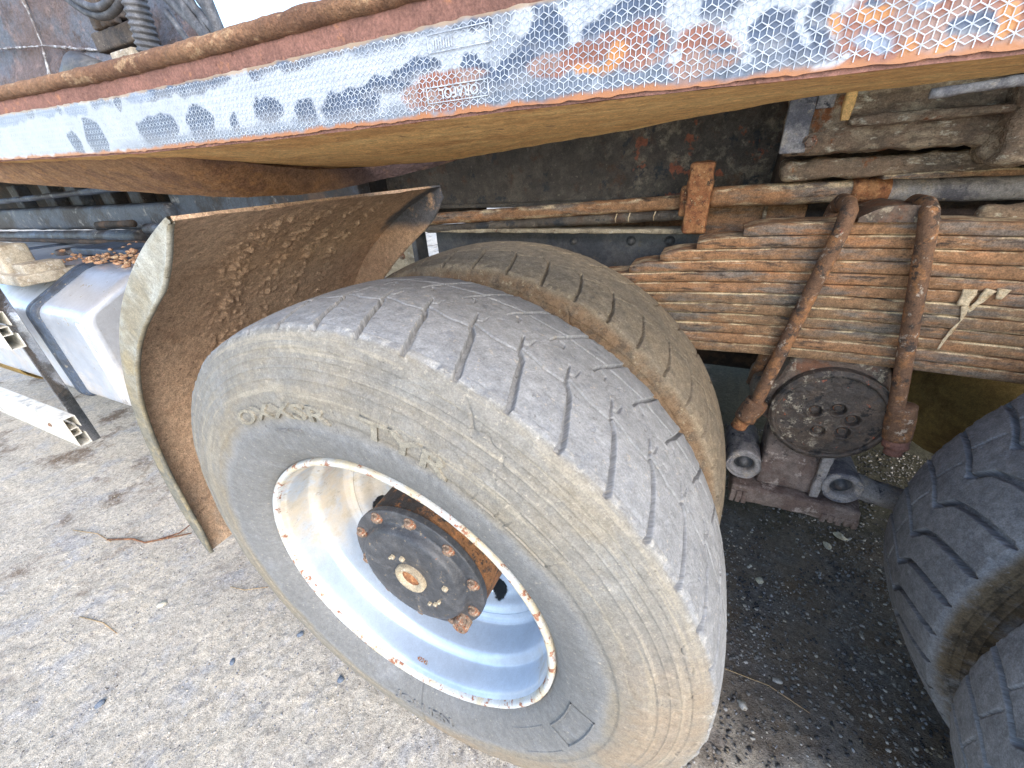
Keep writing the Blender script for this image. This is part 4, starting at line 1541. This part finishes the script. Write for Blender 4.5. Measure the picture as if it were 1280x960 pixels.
# body plate, leaning; pressed seams scratched bare
prof = []
mb = MB()
xx = np.linspace(-4.5, -.66, 90)
zz = np.linspace(1.315, 2.6, 50)
XX, ZZ = np.meshgrid(xx, zz, indexing='ij')
edge_x = -.70 - (ZZ - 1.42) * 1.25
XX = np.where(XX > edge_x, edge_x, XX)
YB = .60 + .020 * sstep(1.57, 1.545, ZZ + .04 * (XX + 1.5)) * -1 + .006 * fbm(np.stack([XX, 0 * XX, ZZ], -1), 5, 3)
PB = np.stack([XX, YB, ZZ], -1)
mb.grid(PB)
PB2 = PB + np.array([0, .012, 0])
mb.grid(PB2, flip=True)
mb.grid(np.stack([PB[-1], PB2[-1]], 0), flip=True)
body = mb.obj('body_panel', m_body, truck, weld=False)
mb = MB()
mb.tube([(-1.66, .590, 1.73), (-1.67, .588, 1.62), (-1.69, .574, 1.52), (-1.66, .574, 1.42), (-1.63, .574, 1.32)], [.005, .003, .006, .003, .006], 8, amp=.005, ns=60, step=.008)
mb.obj('welded_seam', m_scratch, body)
mb = MB()
mb.tube([(-3.2, .575, 1.665), (-1.97, .585, 1.640), (-1.65, .585, 1.605), (-1.2, .585, 1.525)], [.003, .004, .003, .004], 8, amp=.005, ns=60, step=.01)
mb.obj('welded_seam', m_scratch, body)
# connector block
mb = MB()
mb.box(-1.12, -.93, .46, .52, 1.495, 1.535, rad=.006, res=.02, amp=.002)
mb.box(-1.10, -.97, .47, .53, 1.545, 1.62, rad=.005, res=.02, amp=.002)
for x_ in (-1.085, -1.045, -1.005):
    mb.box(x_, x_ + .022, .455, .475, 1.535, 1.60, rad=.004)
jb = mb.obj('connector_box', m_connector, truck)
mb = MB()
mb.box(-1.05, -.95, .45, .48, 1.435, 1.485, rad=.004, res=.02, amp=.002)
mb.obj('mounting_tab', m_bracket, jb)
mb = MB()
mb.lathe([(.446, .011), (.4445, .008), (.449, .007)], c=(-.985, 0, 1.46), seg=20, flip=True)
mb.lathe([(.4485, .007), (.4485, 0)], c=(-.985, 0, 1.46), seg=20, flip=True)
mb.obj('tab_hole', m_dark, jb, weld=False)
mb = MB()
mb.tube([(-1.30, .44, 1.44), (-1.18, .44, 1.465), (-1.08, .44, 1.44)], [.022, .040, .030], 20, amp=.002)
mb.obj('lamp_back', m_smoothblack, truck)
# corrugated hose
mb = MB()
zz = np.linspace(1.40, 1.72, 160)
cx_ = -.875 + .03 * np.sin((zz - 1.40) * 8)
pts = np.stack([cx_, np.full(160, .44), zz], -1)
mb.tube(pts, .024, 18)
for v_ in mb.v[:1]:
    pass
Pt = mb.v[0].reshape(160, 18, 3)
cen_ = pts[:, None]
Pt[:] = cen_ + (Pt - cen_) * (1 + .09 * np.sin(np.arange(160) * 1.1))[:, None, None]
mb.obj('corrugated_hose', m_hose, truck, weld=False)


def arc(p0, p1, sag, n=24, bow=(0, 0, 0)):
    t = np.linspace(0, 1, n)[:, None]
    p0, p1 = np.array(p0), np.array(p1)
    return p0 * (1 - t) + p1 * t + np.array([0, 0, -1]) * sag * 4 * t * (1 - t) + np.array(bow) * 4 * t * (1 - t)


for p0, p1, sag, r in (((-1.12, .43, 1.62), (-.80, .43, 1.60), .07, .010),
                       ((-1.10, .42, 1.63), (-.78, .42, 1.63), .08, .008),
                       ((-.86, .42, 1.62), (-.52, .40, 1.38), -.03, .014),
                       ((-.80, .41, 1.60), (-.50, .40, 1.38), -.04, .009),
                       ((-.66, .40, 1.56), (-.53, .40, 1.36), .01, .010),
                       ((-.62, .40, 1.55), (-.545, .40, 1.36), -.01, .006),
                       ((-.60, .40, 1.53), (-.50, .40, 1.36), -.012, .006),
                       ((-.548, .39, 1.54), (-.528, .40, 1.36), .00, .012),
                       ((-.70, .41, 1.50), (-.56, .40, 1.37), .02, .006)):
    mb = MB()
    mb.tube(arc(p0, p1, sag), r, 10)
    mb.obj('air_hose', m_hose, truck)

# ------------------------------------------------------------------ chassis rail beside the wheels
mb = MB()
mb.box(-.62, .545, .90, .96, 1.068, 1.30, rad=.006, res=.012, amp=.004, ns=22)
ch = mb.obj('chassis_rail', m_black, truck)
mb = MB()
mb.box(-.60, .54, .885, .90, 1.062, 1.075, rad=.003, res=.02, amp=.002)
mb.obj('rail_bottom_flange', m_black, ch)
# pipes under it
mb = MB()
mb.tube([(-.40, .80, 1.040), (.352, .80, 1.074)], .0165, 18, amp=.002, ns=30, step=.012)
mb.obj('brake_pipe', m_leaf, truck)
mb = MB()
mb.tube([(-.40, .80, 1.012), (.36, .80, 1.046)], .012, 14, amp=.002, ns=30, step=.012)
mb.obj('brake_pipe', m_black, truck)
mb = MB()
mb.box(-.44, .40, .79, .845, 1.003, 1.014, rad=.003, res=.012, amp=.0025, ns=40)
mb.obj('dusty_ledge', m_palepl, truck)
mb = MB()
mb.box(-.40, .41, .838, .846, .84, 1.004, rad=.003, res=.03, amp=.0012)
pl = mb.obj('spring_side_plate', m_smoothblack, truck)
mb = MB()
mb.box(.40, .60, .832, .840, .90, 1.06, rad=.003, res=.03, amp=.002)
mb.obj('spring_side_plate', m_leaf, truck)
mb = MB()
mb.box(.515, .523, .82, .832, .93, 1.06, rad=.002)
mb.obj('plate_stiffener', m_mudframe, truck)
for (x_, z_, r) in ((.225, .978, .008), (.322, .979, .0085), (.066, .974, .006), (.128, .912, .007)):
    mb = MB()
    mb.lathe([(0, r * 1.5), (-.003, r * 1.5), (-.004, r * 1.1), (-.006, r * .95), (-.009, r * .5), (-.0095, 0)], seg=20, flip=True)
    mb.obj('dome_bolt', m_smoothblack, pl, loc=(x_, .838, z_))
# white drips on the lower pipe
for x_ in (.194, .226, .286):
    mb = MB()
    mb.tube([(x_, .786, 1.052 + (x_ - .2) * .045), (x_ - .004, .7845, 1.040 + (x_ - .2) * .045), (x_ - .003, .787, 1.030 + (x_ - .2) * .045)], [.0018, .0012], 6)
    mb.obj('paint_drip', m_splash, truck)
# pale plate seen between guard and tyre
mb = MB()
mb.box(-.66, -.46, .85, .858, .78, 1.00, rad=.002, res=.03, amp=.001)
pp = mb.obj('splash_plate', m_palepl, truck)
for (x_, z_) in ((-.629, .913), (-.551, .969), (-.564, .915), (-.60, .955)):
    bolt_mb(.009, .008).obj('plate_bolt', m_nut, pp, loc=(x_, .849, z_), auto=35)
mb = MB()
mb.box(-.475, -.455, .80, .86, .84, 1.005, rad=.003)
mb.obj('plate_return', m_smoothblack, truck)
# orange clamp
mb = MB()
mb.box(.352, .402, .745, .80, 1.010, 1.155, rad=.006, res=.008, amp=.005, ns=45)
mb.box(.338, .356, .760, .80, 1.045, 1.110, rad=.006, res=.008, amp=.004, ns=45)
mb.obj('pipe_clamp', m_rustorange, truck)
mb = MB()
mb.tube([(.40, .785, 1.083), (.708, .79, 1.088)], .0215, 20, amp=.003, ns=25, step=.01)
rp = mb.obj('axle_rod', m_leaf, truck)
mb = MB()
mb.tube([(.655, .788, 1.087), (.715, .79, 1.088)], .0235, 20, amp=.002, ns=25, step=.01)
mb.obj('rod_sleeve', m_rustorange, rp)
mb = MB()
mb.tube([(.705, .80, 1.086), (1.1, .80, 1.082)], .0215, 20, amp=.003, ns=25, step=.01)
mb.obj('axle_rod', m_rod, truck)

# ------------------------------------------------------------------ mud caked frame brackets, upper right
parts = [
    ('frame_bracket', (.512, .90, .70, .76, 1.158, 1.30), m_mudframe, .010),
    ('frame_rib', (.60, .84, .672, .705, 1.198, 1.212), m_mudframe, .006),
    ('frame_tube', (.525, .86, .745, .80, 1.112, 1.150), m_mudframe, .008),
    ('frame_block', (.800, 1.20, .66, .76, 1.128, 1.30), m_mudframe, .012),
    ('frame_strip', (.690, .95, .742, .79, 1.108, 1.118), m_leaf_b, .003),
    ('hanger_plate', (.835, 1.20, .72, .75, .985, 1.066), m_mudframe, .007),
    ('frame_web', (.525, 1.3, .84, .92, .90, 1.30), m_dark, .004),
]
for nm, (x0, x1, y0, y1, z0, z1), mt, am in parts:
    mb = MB()
    mb.box(x0, x1, y0, y1, z0, z1, rad=min(.014, (z1 - z0) * .4), res=.006, amp=am, ns=34)
    mb.obj(nm, mt, truck)
mb = MB()
mb.box(.508, .548, .690, .699, 1.162, 1.262, rad=.003, res=.01, amp=.002)
mb.box(.548, .575, .690, .699, 1.228, 1.250, rad=.003, res=.01, amp=.002)
fb = mb.obj('bracket_end', m_rod, truck)
bolt_mb(.009, .012).obj('bracket_bolt', m_nut, fb, loc=(.552, .692, 1.178), auto=35)
mb = MB()
mb.box(.583, .597, .655, .668, 1.205, 1.262, rad=.003, res=.008, amp=.003)
mb.obj('ochre_tab', m_under, truck)
mb = MB()
mb.tube([(.66, .55, 1.225), (.72, .55, 1.228), (.78, .56, 1.232), (.95, .56, 1.232)], [.006, .009, .008], 12, amp=.003, step=.01)
mb.obj('air_line', m_rod, truck)

# ------------------------------------------------------------------ leaf spring pack
XC = .715
YF = .655
mb = MB()
tt = np.linspace(-1, 1, 30)
Pd = []
for k_, yk in enumerate(np.linspace(YF - .006, YF + .10, 12)):
    Pd.append(np.stack([XC - .008 + .056 * tt, 0 * tt + yk, 1.052 + .022 * (1 - np.abs(tt) ** 2.4)], -1))
Pd = np.stack(Pd, 1)
Pd[..., 2] += .004 * np.maximum(fbm(Pd, 60, 3), -.2)
Pd[..., 1] -= .002 * fbm(Pd, 50, 2)
mb.grid(Pd)
bot = Pd[:, :1].copy()
bot[..., 2] = 1.046
mb.grid(np.concatenate([bot, Pd[:, :1]], 1))
spring = mb.obj('leaf_spring', m_saddle, truck, weld=False)
NL = 12
ztop, zbot = 1.046, .770
th_ = (ztop - zbot) / NL
rl = np.random.default_rng(21)
lefts = [.475, .392, .320, .255, .16, .10, .04, -.02, -.05, -.08, -.1, -.12]
for i in range(NL):
    z1 = ztop - th_ * i
    z0 = z1 - th_ * .975
    lx = lefts[i]
    rx = 1.22 + .06 * i
    yo = YF + rl.uniform(-.0022, .0022)
    xsq = np.concatenate([[lx, lx + .004, lx + .012], np.arange(lx + .02, rx, .008)])
    # cross-section: rounded front edge with a rolled groove
    cs = [(.085, 1), (.006, 1), (.0016, .97), (.0, .88), (-.0004, .5), (.0, .14), (.0016, .04), (.006, 0), (.085, 0)]
    rows = []
    for x_ in xsq:
        taper = 1.0
        e = min(1, (x_ - lx) / .05)
        zt = z1 - (z1 - z0) * .35 * (1 - e) ** 2
        drop = -.085 * (x_ - XC) ** 2
        rows.append([(x_, yo + a_ + (.006 * (1 - min(1, (x_ - lx) / .012))), z0 + (zt - z0) * b_ + drop) for a_, b_ in cs])
    Pl = np.array(rows)
    Pl[..., 1] += .0006 * fbm(Pl * np.array([.8, 1, 1]), 90, 3)
    Pl[..., 2] += .0003 * fbm(Pl * np.array([.45, 1, 1]) + 3, 50, 2)
    mb = MB()
    mb.grid(Pl, flip=True)
    mb.grid(np.stack([Pl[0], Pl[0] * 0 + Pl[0].mean(0)], 0))
    mb.obj('leaf', m_leaf if i < 6 or i in (10,) else m_leaf_b, spring, weld=False)
# dried mortar splash running over the right end of the leaves
mb = MB()
for (p, r) in (([(.842, .650, .935), (.842, .648, .905)], [.011, .008]), ([(.868, .650, .936), (.862, .648, .915), (.852, .648, .895)], [.008, .003]),
               ([(.846, .648, .905), (.850, .648, .88), (.842, .648, .85), (.838, .648, .82)], [.006, .002, .003, .002]), ([(.885, .650, .938), (.883, .649, .92)], [.009, .004])):
    mb.tube(p, r, 8, amp=.003, ns=80, step=.004)
for v_ in mb.v:
    v_[:, 1] = .6525 + (v_[:, 1] - .650) * .22
mb.obj('mortar_splash', m_splash, spring)


def ubolt(top, bot, r=.0135):
    mb = MB()
    top, bot = np.array(top), np.array(bot)
    back = np.array([0, .115, 0])
    pts = [bot, bot + (top - bot) * .5, bot + (top - bot) * .93, top + np.array([0, .008, .006]), top + np.array([0, .03, .016]), top + back * .7 + np.array([0, 0, .016]), top + back, bot + back]
    mb.tube(pts, r, 18, amp=.0003, ns=110, step=.005)
    return mb.obj('u_bolt', m_ubolt, spring)


u1 = ubolt((.632, .634, 1.060), (.568, .634, .650))
u2 = ubolt((.742, .634, 1.056), (.812, .634, .690))
for (p0, p1, r, mt, u_) in (((.572, .634, .662), (.556, .634, .612), .024, m_ubolt, u1), ((.556, .634, .616), (.546, .634, .585), .017, m_rustorange, u1),
                            ((.820, .636, .700), (.834, .636, .625), .024, m_ubolt, u2), ((.834, .636, .628), (.838, .636, .604), .0225, m_rail_red, u2), ((.838, .636, .606), (.840, .636, .585), .016, m_rail_red, u2)):
    mb = MB()
    mb.tube([p0, p1], r, 12, amp=.003, ns=50, step=.006)
    mb.obj('bolt_nut', mt, u_)

# trunnion saddle, hub disc, bracket
mb = MB()
sad = rounded_poly([(.600, .700), (.622, .772), (.640, .782), (.775, .780), (.792, .765), (.812, .700), (.845, .690), (.850, .650), (.800, .60), (.60, .60), (.560, .640), (.566, .690)], .02, 4)
n_ = len(sad)
cs_ = sad.mean(0)
rings = []
for s_, y_ in ((1.0, .80), (1.0, .680), (.985, .668), (.93, .662), (.6, .662), (.3, .662), (.02, .662)):
    rings.append(np.stack([cs_[0] + (sad[:, 0] - cs_[0]) * s_, np.full(n_, y_), cs_[1] + (sad[:, 1] - cs_[1]) * s_], -1))
Pg = np.stack(rings)
k2 = 6
Pf = np.concatenate([Pg[i][None] * (1 - t_) + Pg[i + 1][None] * t_ for i in range(len(Pg) - 1) for t_ in np.arange(k2)[:, None, None, None] / k2 for _ in (0,)] if False else [Pg[i:i + 1] * (1 - j / k2) + Pg[i + 1:i + 2] * (j / k2) for i in range(len(Pg) - 1) for j in range(k2)] + [Pg[-1:]])
Pf[..., 1] -= .004 * fbm(Pf, 40, 3)
mb.grid(Pf, cv=True, flip=True)
saddle = mb.obj('spring_saddle', m_saddle, truck, weld=False)
mb = MB()
DC = (.712, 0, .645)
mb.lathe(smooth_prof([(.74, .112), (.652, .112), (.642, .110), (.637, .105), (.638, .099), (.644, .097)], 3), c=DC, seg=72, amp=.0018, ns=40, flip=True)
ringo = mb.obj('trunnion_cap', m_disc, truck, weld=False)
# face with recessed bolt holes: fine polar grid, holes pressed in
r_ = np.linspace(.098, .0005, 90)
a_ = np.linspace(0, 2 * np.pi, 300, endpoint=False)
RR_, AA_ = np.meshgrid(r_, a_, indexing='ij')
XX_, ZZ_ = DC[0] + RR_ * np.cos(AA_), DC[2] + RR_ * np.sin(AA_)
YY_ = .6435 - .002 * np.cos(RR_ / .098 * 1.5)
holes = [(-.028, .010), (.012, .022), (.042, .000), (.034, -.034), (-.010, -.040)]
for hx, hz in holes:
    d = np.hypot(XX_ - DC[0] - hx, ZZ_ - DC[2] - hz)
    YY_ += .011 * (1 - sstep(.0125, .0145, d)) - .0018 * np.exp(-((d - .0165) / .002) ** 2)
    YY_ -= .006 * (1 - sstep(.006, .009, d))
Pd = np.stack([XX_, YY_, ZZ_], -1)
Pd[..., 1] -= .0022 * fbm(Pd, 55, 3) + .003 * np.maximum(fbm(Pd + 4, 90, 3) - .1, 0) * sstep(.74, .66, XX_)
mb = MB()
mb.grid(Pd, cv=True, flip=True)
mb.obj('cap_face', m_disc, ringo, weld=False)
for (hx, hz) in holes:
    mb = MB()
    mb.lathe([(.012, .0085), (.0045, .0085), (.003, .007), (.003, 0)], seg=8, flip=True)
    mb.obj('cap_bolt', m_nut, ringo, auto=40, loc=(DC[0] + hx, .645, DC[2] + hz))
# foot bracket
mb = MB()
foot = [(.615, .565), (.628, .480), (.632, .415), (.570, .398), (.568, .372), (.640, .352), (.840, .352), (.850, .372), (.838, .392), (.775, .405), (.755, .440), (.748, .540), (.742, .575)]
n_ = len(foot)
fp = rounded_poly(foot, .010, 3)
n_ = len(fp)
cs_ = np.array([.70, .47])
mb = MB()
mb.box(.622, .752, .672, .76, .40, .60, rad=.010, res=.008, amp=.003, ns=40)
mb.obj('foot_column', m_base, truck)
mb = MB()
mb.box(.566, .845, .645, .74, .350, .400, rad=.008, res=.006, amp=.005, ns=50)
for k_ in range(5):
    mb.box(.770 + .016 * k_, .782 + .016 * k_, .641, .66, .346 + .003 * (k_ % 2), .372, rad=.003)
for k_ in range(3):
    mb.box(.568 + .014 * k_, .580 + .014 * k_, .641, .66, .346, .385, rad=.003)
mb.obj('foot_plate', m_base, truck)
mb = MB()
mb.box(.736, .756, .655, .672, .405, .56, rad=.004, res=.006, amp=.004, ns=50)
mb.obj('foot_edge', m_rod, truck)
for (cx_, cz_, sgn) in ((.790, .455, 1), (.582, .465, -1)):
    mb = MB()
    mb.lathe(smooth_prof([(.80, .040), (.66, .040), (.652, .037), (.650, .030), (.655, .024), (.67, .022)], 3), c=(cx_, 0, cz_), seg=36, amp=.002, ns=40, flip=True)
    e = mb.obj('torque_rod', m_rod, truck, weld=False)
    mb = MB()
    mb.lathe([(.668, .023), (.668, .012), (.655, .011), (.653, 0)], c=(cx_, 0, cz_), seg=20, flip=True)
    mb.obj('rod_bush', m_smoothblack, e)
    mb = MB()
    if sgn > 0:
        mb.tube([(.81, .700, .445), (.86, .705, .425), (1.15, .74, .36)], [.030, .029, .028, .028], 16, amp=.002, ns=30, step=.012)
    else:
        mb.tube([(.57, .700, .45), (.50, .705, .425), (.20, .74, .36)], [.028, .022, .020, .020], 16, amp=.002, ns=30, step=.012)
    mb.obj('rod_shaft', m_rod, e)

# axles and differential housings
for xx in (0, WB):
    mb = MB()
    mb.tube([(xx, .45, .5), (xx, 2.1, .5)], .075, 24)
    ax_ = mb.obj('axle', m_olive, truck)
    mb = MB()
    mb.lathe(smooth_prof([(-.25, .05), (-.22, .12), (-.12, .20), (0, .225), (.12, .20), (.22, .12), (.25, .05)], 3), c=(xx - .13, 1.25, .48), seg=40)
    mb.obj('differential', m_olive, ax_, weld=False)
    mb = MB()
    mb.lathe([(.60, .08), (.60, .20), (.66, .205), (.72, .20), (.72, .08)], c=(xx, 0, .5), seg=48)
    mb.obj('brake_drum', m_dark, ax_, weld=False)
mb = MB()
mb.tube([(.80, .95, .72), (1.20, 1.10, .62)], .02, 10)
mb.obj('stay_bar', m_leaf, truck)
mb = MB()
mb.box(-.3, 1.8, 1.85, 1.95, .78, 1.05, rad=.01, res=.05, amp=.004)
mb.obj('leaf_spring', m_leaf_b, truck)  # plain far-side box, added to block the pale gap behind the bracket
mb = MB()
mb.box(.60, .80, .95, 1.6, .86, 1.05, rad=.02, res=.03, amp=.004)
mb.obj('blocking_cross_member', m_dark, truck)  # added behind the bracket to block light coming through the gap
mb = MB()
mb.tube([(.70, .80, .645), (.70, 1.75, .645)], .06, 20)
mb.obj('trunnion_tube', m_dark, truck)
for p0, p1 in (((-2.6, 1.25, .70), (-.2, 1.25, .52)), ((.2, 1.25, .52), (1.2, 1.25, .52))):
    mb = MB()
    mb.tube([p0, p1], .055, 18)
    mb.obj('drive_shaft', m_dark, truck)
mb = MB()
mb.box(-4.5, 3, 1.55, 1.62, 1.05, 1.30, rad=.01)
mb.obj('chassis_rail', m_dark, truck)
